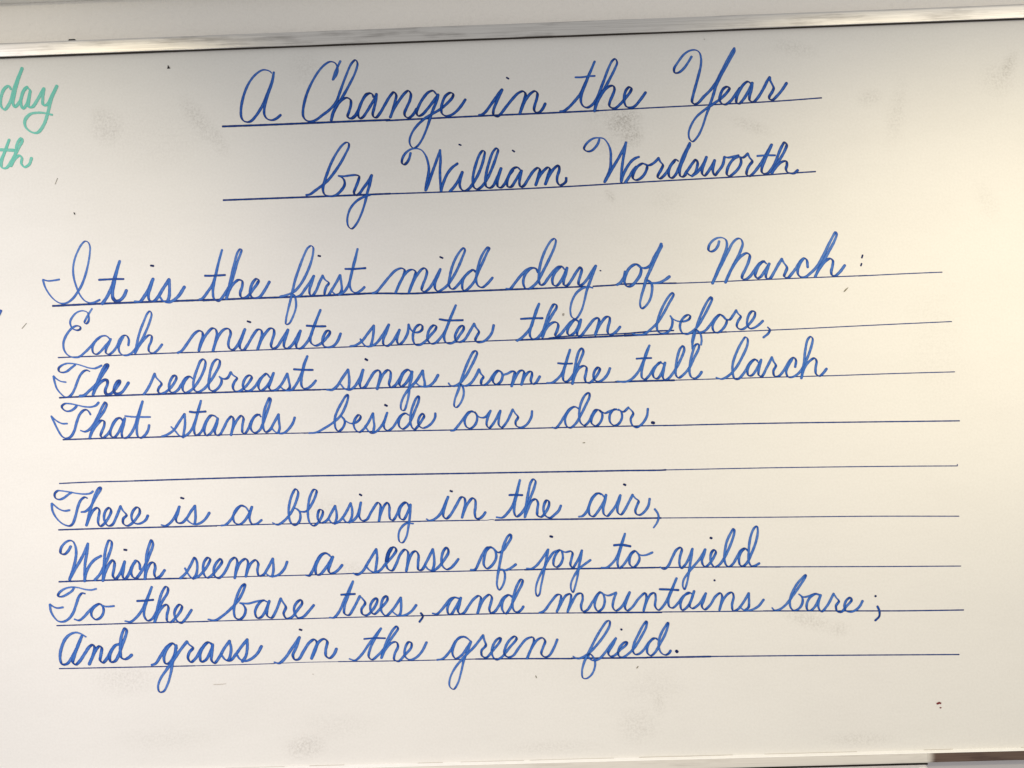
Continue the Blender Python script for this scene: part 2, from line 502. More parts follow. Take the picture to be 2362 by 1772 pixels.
WORDS = [
  ('A', 1, 7.0, [
    "-4063,5404 -4088,5432 -4141,5456 -4208,5463 -4289,5426 -4385,5343 -4469,5226 -4541,5069 -4587,4911 -4607,4778 -4601,4672 -4563,4610 -4497,4588 -4436,4606 -4353,4689 -4269,4806 -4198,4936 -4126,5107 -4067,5251 -4025,5416! -4047,5277 -4112,5106 -4171,4949 -4209,4790 -4206,4697 -4161,4629 -4082,4606 -4007,4630 -3932,4687",
  ]),
  ('Change', 1, 7.0, [
    "-2887,5563 -2939,5462 -2982,5377 -3026,5252! -2964,5330 -2938,5408 -2948,5489 -2990,5543 -3063,5559 -3151,5516 -3261,5407 -3373,5239 -3459,5069 -3518,4898 -3550,4740 -3546,4646 -3495,4578 -3409,4561 -3328,4585 -3219,4661 -3109,4737 -2985,4865 -2913,5035 -2812,5284 -2697,5519 -2629,5572 -2598,5515 -2643,5357 -2735,5181 -2862,4967 -2960,4824 -3031,4694 -3075,4569! -3047,4675 -2974,4811 -2877,4908 -2796,4938 -2737,4902 -2733,4816 -2764,4711 -2793,4619 -2754,4584 -2694,4595 -2618,4679",
    "-2769,4590 -2729,4589 -2674,4627 -2604,4731 -2533,4887 -2463,4985 -2409,5002",
    "-2345,4934 -2363,4981 -2402,5000 -2463,4975 -2540,4874 -2597,4744 -2614,4638 -2589,4584 -2542,4595 -2459,4699 -2375,4828 -2318,4919 -2292,4982! -2304,4879 -2344,4734 -2367,4642 -2349,4595 -2309,4587 -2247,4651 -2149,4807 -2065,4937 -1996,5003 -1958,4953 -1981,4841 -2026,4696 -2070,4581! -2005,4722 -1907,4864 -1811,4980 -1750,5018 -1711,4970 -1728,4858 -1785,4740 -1828,4636 -1810,4582 -1758,4560 -1690,4604 -1620,4708",
    "-1280,4947 -1331,5002 -1412,4979 -1508,4876 -1585,4746 -1622,4641 -1597,4587 -1530,4605 -1434,4701 -1337,4817 -1268,4907 -1247,4933! -1270,4841 -1341,4684 -1400,4527 -1458,4370 -1544,4187 -1627,4077 -1694,4044 -1740,4088 -1757,4168 -1713,4299 -1616,4429 -1479,4543 -1343,4618 -1208,4693 -1085,4794 -1003,4884 -994,4937 -1040,4958 -1122,4908 -1178,4798 -1202,4692 -1191,4612 -1132,4570 -1039,4580 -944,4643 -861,4733 -789,4834",
  ]),
  ('in', 1, 7.0, [
    "-569,4567 -510,4573 -455,4613 -372,4716 -275,4845 -206,4936 -162,4978! -208,4883 -279,4740 -322,4622 -318,4555 -259,4527 -205,4564 -108,4680 2,4809 111,4911 192,4937 230,4893 207,4801 156,4657 120,4553! 163,4657 227,4787 310,4890 390,4933 429,4899 419,4807 383,4702 367,4623 392,4576 452,4573 513,4631 558,4715",
    "w4.0 -79,5179 -46,5158",
  ]),
  ('the', 1, 7.0, [
    "803,4578 869,4581 950,4635 1059,4743 1156,4859 1241,5028 1326,5210 1414,5395! 1325,5197 1226,4975 1168,4819 1164,4713 1202,4645 1267,4623 1348,4666 1431,4769 1488,4899 1559,5069 1645,5277 1715,5400 1762,5425 1791,5365 1750,5260 1666,5105 1568,4936 1485,4820 1414,4677 1384,4556! 1414,4651 1484,4794 1581,4922 1662,4972 1715,4970 1733,4917 1703,4825 1654,4721 1638,4642 1676,4601 1742,4599 1824,4662 1919,4764 2002,4867 2017,4919 1984,4941 1930,4896 1894,4792 1891,4699 1921,4619 1980,4597 2060,4614 2169,4729 2255,4842",
    "1079,5140 1191,5138 1311,5151 1410,5151",
  ]),
  ('Year', 1, 7.0, [
    "3046,5416 2987,5324 2912,5225 2823,5156 2757,5154 2745,5217 2814,5330 2919,5457 3023,5519 3124,5522 3181,5477 3204,5374 3196,5258 3154,5100 3106,4942 3057,4783 3031,4654 3066,4616 3125,4628 3229,4733 3349,4845 3447,4972 3540,5143 3632,5314 3724,5471 3769,5530! 3772,5491 3706,5370 3592,5185 3500,5029 3438,4900 3390,4757 3326,4585 3263,4427 3184,4212 3107,4069 3017,3985 2968,4031 2957,4133 2996,4248 3088,4390 3222,4501 3370,4597 3518,4694 3622,4792 3665,4863 3625,4886 3567,4859 3513,4767 3495,4665 3530,4606 3587,4589 3676,4644 3766,4757 3842,4856",
    "4025,4929 3975,4960 3901,4912 3825,4799 3778,4684 3776,4612 3819,4595 3893,4665 3969,4779 4031,4893 4050,4935! 4036,4834 3996,4705 4001,4640 4058,4616 4125,4671 4231,4827 4308,4969 4346,5019! 4351,4968 4385,4894 4405,4835 4374,4764 4328,4693 4334,4649 4384,4640 4459,4702 4548,4801 4624,4911",
  ]),
  ('by', 2, 7.0, [
    "-3542,3315 -3475,3326 -3380,3389 -3270,3465 -3161,3554 -3050,3683 -2938,3839 -2854,3982 -2789,4112 -2794,4172 -2834,4181 -2902,4137 -2999,4014 -3098,3844 -3170,3674 -3229,3517 -3253,3398 -3229,3317 -3143,3281 -3049,3291 -2954,3361 -2884,3464 -2888,3544 -2933,3599 -2985,3621! -2892,3611 -2785,3621 -2679,3623 -2633,3602 -2649,3523 -2699,3405 -2728,3326 -2703,3285 -2649,3297 -2566,3400 -2483,3503 -2417,3611! -2458,3449 -2502,3318 -2547,3147 -2620,2950 -2705,2794 -2788,2717 -2840,2758 -2856,2879 -2804,3050 -2693,3179 -2571,3247 -2456,3283",
  ]),
  ('William', 2, 7.0, [
    "-1746,3964 -1774,3867 -1818,3799 -1861,3773 -1895,3795 -1893,3858 -1841,3954 -1755,4020 -1657,4038 -1560,4006 -1493,3913 -1455,3786 -1445,3661 -1470,3536 -1495,3425 -1512,3321! -1452,3452 -1391,3617 -1315,3809 -1244,3995! -1241,3848 -1258,3640 -1257,3445 -1251,3298! -1216,3415 -1141,3580 -1054,3688 -957,3757",
    "-1101,3293 -1037,3353 -949,3476 -879,3610! -913,3502 -931,3391 -905,3321 -857,3291 -787,3317 -715,3398 -627,3534 -552,3698 -505,3850 -492,3940 -522,3958 -580,3894 -648,3730 -695,3564 -707,3425 -689,3341 -634,3311 -563,3350 -461,3486 -372,3664 -296,3856 -264,3966 -287,3992 -349,3935 -425,3749 -480,3556 -498,3418 -479,3347 -424,3325 -368,3357 -294,3494 -223,3649! -265,3521 -296,3411 -285,3341 -236,3325 -165,3392 -98,3515 -25,3610",
    "107,3605 53,3656 -25,3631 -98,3515 -129,3405 -118,3335 -62,3333 11,3428 91,3550 123,3597! 96,3494 79,3383 98,3327 147,3339 234,3461 322,3583 400,3636 431,3607 402,3497 353,3346! 416,3483 503,3591 574,3637 601,3608 562,3491 516,3354! 583,3491 670,3613 748,3663 760,3596 721,3472 719,3388 759,3331 814,3343 865,3390 871,3448",
    "w4.0 -921,4078 -888,4065",
    "w4.0 -21,3946 13,3923",
  ]),
  ('Wordsworth', 2, 7.0, [
    "1450,4078 1428,4014 1387,3956 1325,3899 1265,3881 1211,3898 1188,3933 1214,3992 1281,4059 1362,4101 1441,4105 1520,4090 1577,4029 1619,3938 1636,3838 1632,3729 1624,3610 1580,3483 1516,3356! 1589,3472 1684,3628 1777,3773 1862,3929 1899,4012! 1876,3899 1846,3761 1822,3623 1803,3485 1796,3351! 1837,3473 1900,3590 1983,3696 2054,3743 2109,3759",
    "1867,3338 1935,3430 1997,3527 2059,3594",
    "2218,3623 2169,3645 2099,3613 2038,3546 2000,3468 1994,3408 2032,3372 2092,3380 2173,3442 2225,3529 2239,3598 2209,3634",
    "2199,3639 2267,3612 2348,3644 2439,3725! 2462,3669 2505,3608 2473,3530 2420,3443 2414,3403 2448,3382 2509,3420 2581,3506 2643,3603 2705,3670",
    "2769,3663 2730,3689 2664,3632 2611,3535 2598,3446 2617,3396 2656,3385 2717,3442 2780,3569 2834,3705 2898,3832 2971,3963! 2970,3929 2912,3822 2853,3685 2800,3568 2782,3469 2795,3409 2834,3398 2885,3436",
    "2872,3446 2938,3528 3005,3621 3064,3677 3091,3628 3076,3544 3041,3451 2987,3410 2935,3433 2890,3493",
    "2987,3405 3062,3450 3139,3532 3216,3656 3242,3716! 3205,3614 3164,3510 3162,3436 3198,3403 3252,3454 3329,3567 3378,3657! 3356,3566 3342,3471 3372,3405 3432,3468 3509,3571 3545,3707! 3607,3694 3692,3707 3782,3725",
    "3776,3704 3701,3670 3636,3598 3585,3495 3577,3410 3618,3382 3694,3427 3781,3519 3821,3613 3807,3687 3777,3715",
    "3787,3704 3855,3686 3938,3748! 3965,3682 4007,3617 3961,3555 3916,3472 3908,3398 3955,3370 4020,3416 4107,3518 4195,3642 4273,3776 4342,3885! 4283,3765 4215,3620 4164,3495 4162,3432 4198,3399 4261,3407 4327,3479 4382,3561 4439,3696 4506,3842 4561,3916 4592,3876 4557,3776 4490,3663 4402,3539 4329,3402! 4379,3477 4455,3558 4530,3598 4577,3596 4586,3533 4568,3470 4587,3416 4639,3393 4702,3391 4765,3440",
    "4094,3703 4239,3709 4395,3703",
  ]),
  ('It', 3, 6.0, [
    "-7806,2027 -7898,2014 -8006,2010 -8088,2037! -8050,1902 -7973,1766 -7882,1669 -7790,1619 -7695,1623 -7599,1680 -7515,1777 -7430,1908 -7358,2079 -7304,2264 -7268,2450 -7261,2570 -7292,2644 -7339,2663 -7401,2614 -7479,2484 -7537,2339 -7562,2193 -7554,2045 -7512,1884 -7449,1735 -7372,1645 -7292,1612 -7211,1620 -7122,1657",
    "w8.0 -7084,1589 -7021,1667 -6950,1785 -6892,1916 -6832,2101 -6759,2305! -6818,2127 -6865,1942 -6899,1783 -6893,1676 -6841,1624 -6767,1645 -6704,1710 -6661,1802",
    "w5.0 -7125,1998 -6997,2000 -6863,2002 -6702,1997",
  ]),
  ('is', 3, 8.0, [
    "-6526,1610 -6432,1607 -6362,1685 -6278,1815 -6198,1983! -6250,1841 -6288,1709 -6271,1622 -6204,1600 -6121,1677 -6036,1807 -5924,1963! -5923,1803 -5934,1670 -5963,1591",
    "-6094,1676 -6043,1607 -5963,1575 -5869,1602 -5772,1678 -5667,1828",
    "w5.0 -6231,2211 -6185,2202",
  ]),
  ('the', 3, 7.0, [
    "-5418,1606 -5364,1624 -5266,1740 -5182,1858 -5131,2002 -5077,2200 -5005,2435! -5062,2253 -5115,2055 -5162,1870 -5183,1738 -5170,1617 -5104,1568 -5029,1626 -4945,1743 -4874,1860 -4815,2018 -4756,2203 -4691,2360 -4671,2426 -4695,2438 -4744,2376 -4803,2191 -4856,1993 -4903,1808 -4940,1676 -4956,1599! -4905,1742 -4834,1846 -4738,1916 -4679,1894 -4682,1801 -4719,1695 -4708,1628 -4655,1607 -4587,1638 -4490,1754 -4420,1845 -4398,1898 -4431,1923 -4485,1881 -4535,1782 -4552,1690 -4527,1622 -4468,1596 -4387,1618 -4303,1721 -4215,1865",
    "w5.0 -5311,2006 -5204,2002 -5084,2003 -4966,2007",
  ]),
  ('first', 3, 6.5, [
    "-4040,1609 -3919,1635 -3810,1678 -3714,1768 -3602,1937 -3501,2160 -3455,2331 -3452,2424 -3485,2452 -3546,2414 -3617,2284 -3704,2074 -3777,1877 -3823,1705 -3861,1560 -3914,1375 -3952,1217 -3955,1137 -3908,1142 -3837,1253 -3779,1411 -3775,1531 -3799,1624 -3851,1653",
    "-3851,1646 -3773,1597 -3692,1621 -3609,1725 -3539,1815 -3455,1939! -3499,1814 -3536,1709 -3532,1629 -3492,1608 -3423,1692 -3365,1823 -3304,1940! -3270,1873 -3205,1811 -3247,1752 -3276,1673 -3278,1614 -3225,1605 -3156,1696 -3071,1826 -3008,1937! -2992,1797 -2989,1690 -3025,1625 -3092,1614 -3157,1663",
    "-3039,1606 -2943,1662 -2873,1766 -2814,1950 -2768,2135 -2697,2372! -2747,2174 -2806,1990 -2845,1832 -2848,1739 -2810,1658 -2745,1629 -2663,1666 -2602,1720",
    "w5.0 -2918,2040 -2758,2035 -2574,2042",
    "w4.5 -3370,2280 -3335,2270",
  ]),
  ('mild', 3, 6.5, [
    "-2470,1611 -2396,1637 -2299,1741 -2175,1882 -2065,1985 -1958,2019 -1912,1986 -1935,1888 -2006,1757 -2077,1607! -2006,1757 -1922,1900 -1839,1977 -1772,1988 -1727,1954 -1750,1855 -1807,1724 -1851,1599! -1780,1763 -1695,1906 -1612,1996 -1566,2005 -1534,1954 -1557,1848 -1608,1730 -1631,1638 -1585,1610 -1504,1661 -1406,1803 -1304,1983! -1351,1868 -1401,1750 -1404,1657 -1359,1609 -1278,1640 -1183,1716 -1099,1833 -1015,1976 -929,2159 -879,2290 -895,2327 -945,2292 -1036,2162 -1107,2005 -1152,1834 -1170,1716 -1139,1648 -1092,1640 -1010,1710 -914,1826 -818,1916 -750,1947 -718,1913",
    "-711,1932 -750,1951 -831,1903 -914,1813 -944,1708 -933,1621 -894,1607 -813,1664 -730,1767 -672,1898 -587,2067 -502,2237 -462,2315 -486,2326 -555,2252 -625,2122 -670,1977 -701,1832 -698,1726 -660,1665 -601,1650 -519,1707 -426,1807",
    "w4.5 -1303,2189 -1259,2167",
  ]),
  ('day', 3, 6.8, [
    "-204,1617 -138,1608 -56,1698 41,1814 150,1917 244,1950 310,1931 341,1870",
    "341,1884 310,1938 244,1946 162,1890 107,1799 90,1693 120,1613 166,1595 247,1635 329,1712 427,1881 540,2089 639,2297 662,2403 643,2430 590,2405 506,2289 436,2145 384,1988 360,1843 356,1724 380,1657 434,1668 516,1772 613,1888 708,1957 760,1949",
    "792,1908 747,1956 680,1912 611,1821 581,1730 598,1650 651,1635 726,1711 797,1842 837,1930! 816,1841 773,1710 777,1644 830,1635 912,1732 996,1861 1064,1932 1083,1898 1053,1780 1023,1688 1028,1635 1081,1640 1177,1736 1260,1865 1323,1949! 1272,1825 1215,1682 1157,1538 1112,1367 1054,1197 957,1068 892,1097 869,1203 900,1361 984,1504 1093,1580 1199,1596 1258,1577",
    "w3.0 1390,1866 1406,1861",
  ]),
  ('of', 3, 7.5, [
    "1669,1616 1729,1651 1792,1742 1814,1833",
    "2093,1877 2042,1938 1977,1947 1882,1884 1812,1754 1796,1662 1833,1588 1899,1586 1994,1669 2070,1785 2080,1877 2029,1932",
    "2042,1918 2133,1882 2226,1912 2310,2055 2394,2197 2436,2282! 2442,2248 2378,2132 2294,1963 2223,1819 2167,1702 2122,1558 2071,1401 2047,1270 2071,1203 2125,1228 2208,1331 2252,1475 2256,1594 2218,1661 2179,1675!",
    "2179,1662 2257,1627 2375,1629 2469,1666 2557,1725",
  ]),
  ('March:', 3, 7.0, [
    "3409,2289 3387,2217 3332,2146 3266,2122 3227,2149 3243,2235 3311,2312 3391,2349 3470,2346 3522,2311 3539,2238 3516,2133 3459,1990 3374,1808 3275,1586! 3373,1781 3457,1937 3555,2118 3639,2261 3720,2324 3772,2316 3802,2242 3766,2124 3695,1981 3598,1813 3492,1592! 3570,1761 3667,1916 3776,2032 3869,2075 3914,2040 3898,1948 3835,1805 3779,1701 3777,1649 3829,1634 3910,1684 4006,1812 4088,1902 4154,1926",
    "4192,1885 4141,1927 4074,1876 4018,1772 3995,1694 4027,1647 4080,1665 4162,1767 4238,1884! 4202,1792 4173,1688 4184,1641 4237,1633 4319,1749 4389,1865 4451,1956! 4475,1902 4531,1808 4503,1729 4481,1664 4539,1636 4607,1700 4689,1802 4771,1918 4825,1956 4864,1928 4879,1802!",
    "4812,1950 4757,1879 4714,1775 4712,1696 4750,1648 4828,1639 4922,1702 5017,1791 5099,1907 5197,2088 5294,2270 5366,2379 5382,2346 5332,2215 5235,2047 5138,1879 5055,1750 4999,1640! 5068,1763 5177,1891 5257,1935 5302,1900 5293,1808 5270,1717 5281,1657 5327,1642 5407,1699 5500,1814",
    "w4.0 5803,1975 5788,1930",
    "w4.0 5781,1834 5768,1798",
  ]),
  ('Each', 4, 6.0, [
    "-7261,1509 -7318,1424 -7375,1332 -7396,1280 -7370,1259 -7329,1297 -7319,1384 -7344,1451 -7424,1481 -7519,1457 -7602,1380 -7641,1301 -7633,1234 -7595,1179 -7528,1153 -7474,1169 -7473,1209 -7526,1228 -7594,1206 -7677,1129 -7748,1011 -7771,918 -7755,811 -7690,728 -7584,691 -7503,702 -7406,772 -7309,863 -7225,954 -7143,1018",
    "-6963,972 -7021,1034 -7088,1042 -7170,1005 -7240,927 -7276,835 -7259,754 -7206,733 -7137,777 -7053,868 -6970,958 -6956,985! -6985,919 -7042,814 -7044,747 -6991,726 -6922,770 -6852,861 -6795,979 -6725,1037 -6679,1029 -6647,961 -6657,868!",
    "-6740,1018 -6797,913 -6826,834 -6802,739 -6723,697 -6628,720 -6531,811 -6433,941 -6347,1098 -6275,1269 -6244,1388 -6269,1436 -6311,1404 -6383,1259 -6455,1088 -6508,903 -6547,731! -6476,849 -6379,966 -6296,1030 -6256,1015 -6266,922 -6309,830 -6305,750 -6239,721 -6171,759 -6080,863",
  ]),
  ('minute', 4, 6.8, [
    "-5818,712 -5749,745 -5638,882 -5526,1025 -5444,1075 -5391,1054 -5380,980 -5424,861 -5455,740! -5396,887 -5312,1018 -5215,1108 -5162,1093 -5138,1012 -5169,880 -5214,728! -5155,893 -5070,1036 -4988,1094 -4928,1085 -4903,1017 -4934,912 -4950,819 -4925,752 -4866,736 -4797,801 -4725,932 -4657,1076! -4712,931 -4756,813 -4745,746 -4692,724 -4622,808 -4524,965 -4440,1062 -4387,1054 -4369,987 -4407,855 -4451,730! -4393,867 -4309,998 -4226,1075 -4173,1060 -4162,993 -4199,874 -4222,782 -4197,735 -4129,752 -4032,882 -3924,1041! -3964,920 -4001,815 -3996,748 -3943,726 -3861,783 -3791,888 -3713,1018! -3751,900 -3795,781 -3783,728 -3716,719 -3634,789 -3550,906 -3492,1051 -3434,1195 -3362,1359! -3434,1195 -3506,1025 -3551,880 -3534,799 -3462,757 -3367,794 -3284,871 -3215,962 -3220,1002 -3267,997 -3323,912 -3346,820 -3322,746 -3249,721 -3155,747 -3086,824 -3031,949",
    "w5.0 -3604,1101 -3451,1085 -3284,1080",
    "w4.5 -4612,1210 -4559,1190",
  ]),
  ('sweeter', 4, 6.5, [
    "-2873,729 -2786,742 -2678,805 -2580,921 -2463,1064! -2473,944 -2497,812 -2527,720",
    "-2700,843 -2665,778 -2614,723 -2547,714 -2439,757 -2329,886 -2259,990 -2207,1072! -2260,937 -2311,819 -2307,739 -2248,711 -2159,774 -2089,878 -2030,979! -2063,878 -2079,785 -2047,731 -1986,769 -1902,899 -1879,991 -1873,1064! -1846,990 -1795,935 -1715,926 -1647,970 -1645,1036 -1684,1055 -1752,1013 -1802,896 -1800,776 -1762,715 -1695,713 -1600,769 -1504,872 -1421,963 -1406,1015 -1446,1036 -1514,979 -1557,874 -1553,781 -1502,726 -1429,737 -1333,827 -1249,944 -1177,1114 -1063,1362! -1163,1140 -1235,970 -1279,838 -1256,745 -1190,716 -1096,753 -1013,856 -943,960 -948,1011 -995,1002 -1064,911 -1094,819 -1076,759 -1017,737 -936,774 -838,917 -761,1040! -737,980 -686,899 -721,833 -750,768 -725,727 -645,725 -551,775 -468,878 -433,1003",
    "w5.0 -1347,1135 -1230,1112 -1098,1107 -952,1106",
  ]),
  ('than', 4, 6.8, [
    "-46,729 35,776 127,862 200,959 244,1087 288,1215 346,1342! 298,1214 244,1087 200,969 172,861 184,781 233,744 293,757 365,834 438,941 501,1049 585,1185 637,1263 634,1312 599,1323 558,1275 505,1168 450,1020 407,893 383,774! 436,892 509,979 589,1021 639,1009 657,964 634,875 602,797 631,781 692,814 785,920 867,1007 938,1049 977,1033",
    "1006,1002 977,1043 928,1044 866,977 814,889 811,820 850,789 921,826 994,933 1042,1050! 1014,942 971,834 979,784 1028,773 1100,850 1183,956 1275,1053 1335,1065 1349,1020 1321,922 1276,784! 1319,882 1392,999 1474,1081 1524,1074 1527,1014 1499,916 1486,827 1514,782 1574,789 1635,832 1699,906",
    "w5.0 30,1094 145,1098 274,1098 398,1094",
  ]),
  ('before,', 4, 6.2, [
    "1904,784 2002,757 2108,774 2230,862 2339,964 2436,1107 2534,1275 2617,1424 2605,1451 2565,1426 2482,1317 2398,1161 2341,1017 2317,899 2334,806 2399,771 2491,787 2560,864 2583,969 2565,1036 2547,1063! 2591,1009 2682,966 2787,963 2867,1000 2882,1052 2850,1069 2790,1042 2728,965 2705,873 2735,779 2807,744 2887,774 2995,863 3092,1005 3189,1174 3260,1330 3248,1357 3194,1306 3110,1163 3039,1007 2981,850 2944,720 2906,562 2901,496",
    "2901,496 2902,628 2953,799",
    "3051,557 3061,650 3044,743 2980,811 2966,798! 3031,770 3124,793 3220,895 3302,998 3383,1055 3435,1034 3486,966",
    "3473,973 3422,1027 3383,1051 3301,972 3252,855 3275,775 3334,753 3414,803 3483,900 3492,966 3460,987! 3538,964 3606,1041 3659,1119! 3686,1065 3730,1013 3682,933 3660,854 3691,807 3757,798 3837,849 3919,938 3967,1016 3969,1082 3930,1096 3883,1058 3840,954 3837,862 3875,808 3941,812 4021,856 4100,926",
    "4175,818 4210,777 4188,718 4100,648",
  ]),
  ('The', 5, 6.0, [
    "-7128,539 -7189,511 -7250,493 -7341,504 -7441,539 -7540,572 -7641,590 -7721,593 -7813,561 -7865,513 -7857,462 -7797,442 -7726,458 -7653,511 -7581,563",
    "-7747,275 -7832,291 -7902,333 -7958,390! -7943,295 -7907,173 -7839,81 -7770,24 -7710,22 -7647,75 -7594,173 -7550,282 -7496,390 -7433,453 -7382,467 -7333,445",
    "w7.0 -7518,30 -7447,38 -7353,115 -7260,192 -7187,280 -7113,388 -7028,505 -7017,545 -7047,551 -7099,488 -7164,360 -7218,241 -7262,132 -7290,48! -7241,152 -7157,249 -7085,292 -7040,281 -7038,215 -7076,126 -7073,66 -7033,40 -6972,63 -6888,151 -6825,239 -6824,269 -6860,260 -6913,181 -6930,112 -6912,61 -6862,45 -6790,77 -6727,155 -6676,232",
  ]),
  ('redbreast', 5, 6.5, [
    "-6419,29 -6371,87 -6300,205 -6223,369! -6202,309 -6112,192 -6154,134 -6176,74 -6144,33 -6077,38 -5995,89 -5911,179 -5854,284 -5866,327 -5907,319 -5963,234 -5986,142 -5969,61 -5916,39 -5834,83 -5764,188 -5694,279 -5626,303 -5586,275",
    "-5574,262 -5626,303 -5694,252 -5751,147 -5747,67 -5702,32 -5620,63 -5537,141 -5439,284 -5367,442 -5350,548 -5382,589 -5430,564 -5487,445 -5546,287 -5570,155 -5546,61 -5487,39 -5392,83 -5295,186 -5196,329 -5111,487 -5108,560 -5148,581 -5203,543 -5260,425 -5292,279 -5309,160 -5292,73 -5232,44 -5164,75 -5094,166 -5085,233 -5120,287! -5052,245 -4984,256 -4921,354! -4889,306 -4821,251 -4866,186 -4895,107 -4871,39 -4804,24 -4709,74 -4612,177 -4569,256 -4595,290 -4649,272 -4705,194 -4722,101 -4683,40 -4604,31 -4521,95 -4423,225 -4327,308",
    "-4262,246 -4314,308 -4382,263 -4453,146 -4455,66 -4416,25 -4335,75 -4251,192 -4193,317! -4237,192 -4281,74 -4243,26 -4162,30 -4066,120 -3960,296! -3937,169 -3927,62 -3976,17 -4042,39 -4087,87",
    "-3989,11 -3895,21 -3798,138 -3712,308 -3668,453 -3610,584! -3661,453 -3691,347 -3723,202 -3726,96 -3694,41 -3628,39 -3546,90 -3479,165",
    "w5.0 -3844,368 -3698,355 -3524,347",
  ]),
  ('sings', 5, 6.8, [
    "-3297,2 -3218,-4 -3126,55 -3031,188 -2924,332! -2911,207 -2915,83 -2929,4",
    "-3056,87 -3002,18 -2924,-10 -2843,24 -2749,145 -2669,321! -2708,178 -2734,66 -2708,14 -2650,29 -2567,151 -2472,283 -2404,303 -2377,246 -2404,123 -2442,-12! -2387,133 -2315,255 -2245,304 -2207,274 -2210,173 -2236,61 -2204,9 -2129,46 -2058,145 -1987,256 -1917,297 -1873,275",
    "-1851,252 -1906,299 -1975,256 -2041,134 -2061,55 -2028,20 -1959,63 -1876,185 -1839,263! -1854,150 -1892,27 -1908,-119 -1947,-276 -1996,-387 -2041,-375 -2050,-306 -2012,-184 -1941,-73 -1859,15 -1765,113 -1658,274! -1650,177 -1631,75 -1633,13",
    "-1778,69 -1723,22 -1644,2 -1553,16 -1472,81 -1401,192",
    "w5.0 -2626,503 -2591,481",
  ]),
  ('from', 5, 6.5, [
    "-1229,49 -1197,9 -1138,-3 -1044,37 -947,140 -849,296 -765,452 -729,544 -747,578 -788,566 -858,455 -943,272 -1016,76 -1060,-56 -1132,-239 -1142,-345 -1110,-366 -1055,-321 -992,-204 -975,-98 -992,-18 -1031,23 -1005,16!",
    "-1005,9 -939,-6 -858,31 -775,134 -704,265! -680,198 -636,136 -671,78 -673,12 -620,-3 -538,60 -455,177 -387,234 -335,213 -310,159",
    "-309,186 -374,227 -428,189 -478,85 -460,25 -408,3 -340,54 -303,159! -230,176 -149,213 -103,205 -126,113 -164,-38! -100,99 -16,216 37,221 56,187 33,95 3,-17! 74,133 142,197 182,196 187,143 164,51 189,-9 242,2 318,112",
  ]),
  ('the', 5, 6.5, [
    "434,0 520,0 601,50 697,153 762,323 842,548! 784,375 739,231 708,86 726,20 785,18 854,82 938,225 1022,394 1066,512 1048,565 1000,527 950,396 911,212 880,68 863,-31! 907,106 991,236 1071,267 1110,239 1101,153 1077,48 1102,-12 1155,-21 1236,43 1319,159 1334,218 1308,233 1254,188 1224,96 1242,23 1301,-6 1381,25 1463,115 1506,213",
    "w4.5 630,327 742,313 872,313",
  ]),
  ('tall', 5, 6.3, [
    "1619,-10 1742,-26 1859,15 1978,135 2066,298 2120,445 2182,575! 2119,412 2065,265 2036,133 2041,34 2090,7 2157,63 2261,209 2363,288",
    "2411,253 2346,280 2261,192 2224,94 2247,27 2304,17 2373,106 2436,277! 2408,154 2388,39 2419,-11 2486,11 2588,132 2693,310 2765,490 2750,548 2699,508 2645,361 2615,197 2611,65 2651,14 2734,61 2837,173 2924,336 3013,515 3006,573 2956,558 2894,403 2855,239 2842,91 2873,15 2930,-3 2997,36 3045,101",
    "w4.5 1957,359 2085,363 2208,362",
  ]),
  ('larch', 5, 6.3, [
    "3284,-1 3374,-29 3491,20 3609,132 3731,326 3828,537 3831,636 3799,662 3739,590 3634,395 3571,216 3566,67 3596,-33 3653,-38 3755,61 3859,223 3943,283 3992,260",
    "4007,226 3943,278 3858,206 3814,92 3828,17 3885,16 3971,120 4050,274! 4012,135 4000,20 4049,-6 4135,131 4232,310! 4254,243 4293,167 4249,78 4263,-5 4328,-15 4430,89 4534,250 4600,289 4632,247 4615,132!",
    "4567,266 4498,153 4462,55 4492,-29 4574,-31 4691,47 4813,258 4902,486 4922,600 4891,635 4840,587 4793,407 4761,177 4712,-61! 4776,127 4878,239 4945,270 4976,219 4956,105 4961,6 5017,-32 5084,18 5139,86",
  ]),
  ('That', 6, 6.5, [
    "-7200,-90 -7245,-136 -7331,-160 -7450,-151 -7567,-121 -7695,-93 -7781,-92 -7831,-134 -7811,-182 -7753,-219 -7678,-213 -7612,-173 -7578,-136",
    "-7749,-430 -7835,-427 -7931,-376 -8019,-293! -7974,-396 -7904,-548 -7842,-646 -7779,-680 -7703,-661 -7635,-567 -7587,-419 -7529,-282 -7451,-210 -7398,-211 -7361,-255 -7344,-290",
    "-7522,-555 -7453,-578 -7387,-554 -7298,-460 -7218,-324 -7138,-166 -7082,-88 -7061,-115 -7108,-231 -7209,-367 -7277,-461 -7334,-577 -7370,-688! -7323,-577 -7234,-462 -7156,-395 -7114,-413 -7116,-487 -7163,-593 -7181,-656 -7144,-689 -7078,-649 -7023,-586 -6953,-439 -6876,-367 -6822,-379 -6792,-423",
    "-6786,-423 -6833,-363 -6887,-377 -6965,-471 -7012,-587 -7004,-662 -6951,-690 -6884,-623 -6815,-497 -6758,-371! -6783,-476 -6820,-625 -6801,-700 -6736,-702 -6659,-630 -6590,-504 -6519,-293 -6446,-92! -6497,-272 -6545,-452 -6561,-601 -6542,-687 -6500,-715 -6423,-669 -6367,-586 -6345,-501",
    "-6754,-333 -6628,-350 -6478,-358 -6322,-363",
  ]),
  ('stands', 6, 6.3, [
    "-6137,-699 -6045,-673 -5929,-598 -5833,-465 -5735,-332! -5731,-491 -5753,-626 -5773,-727",
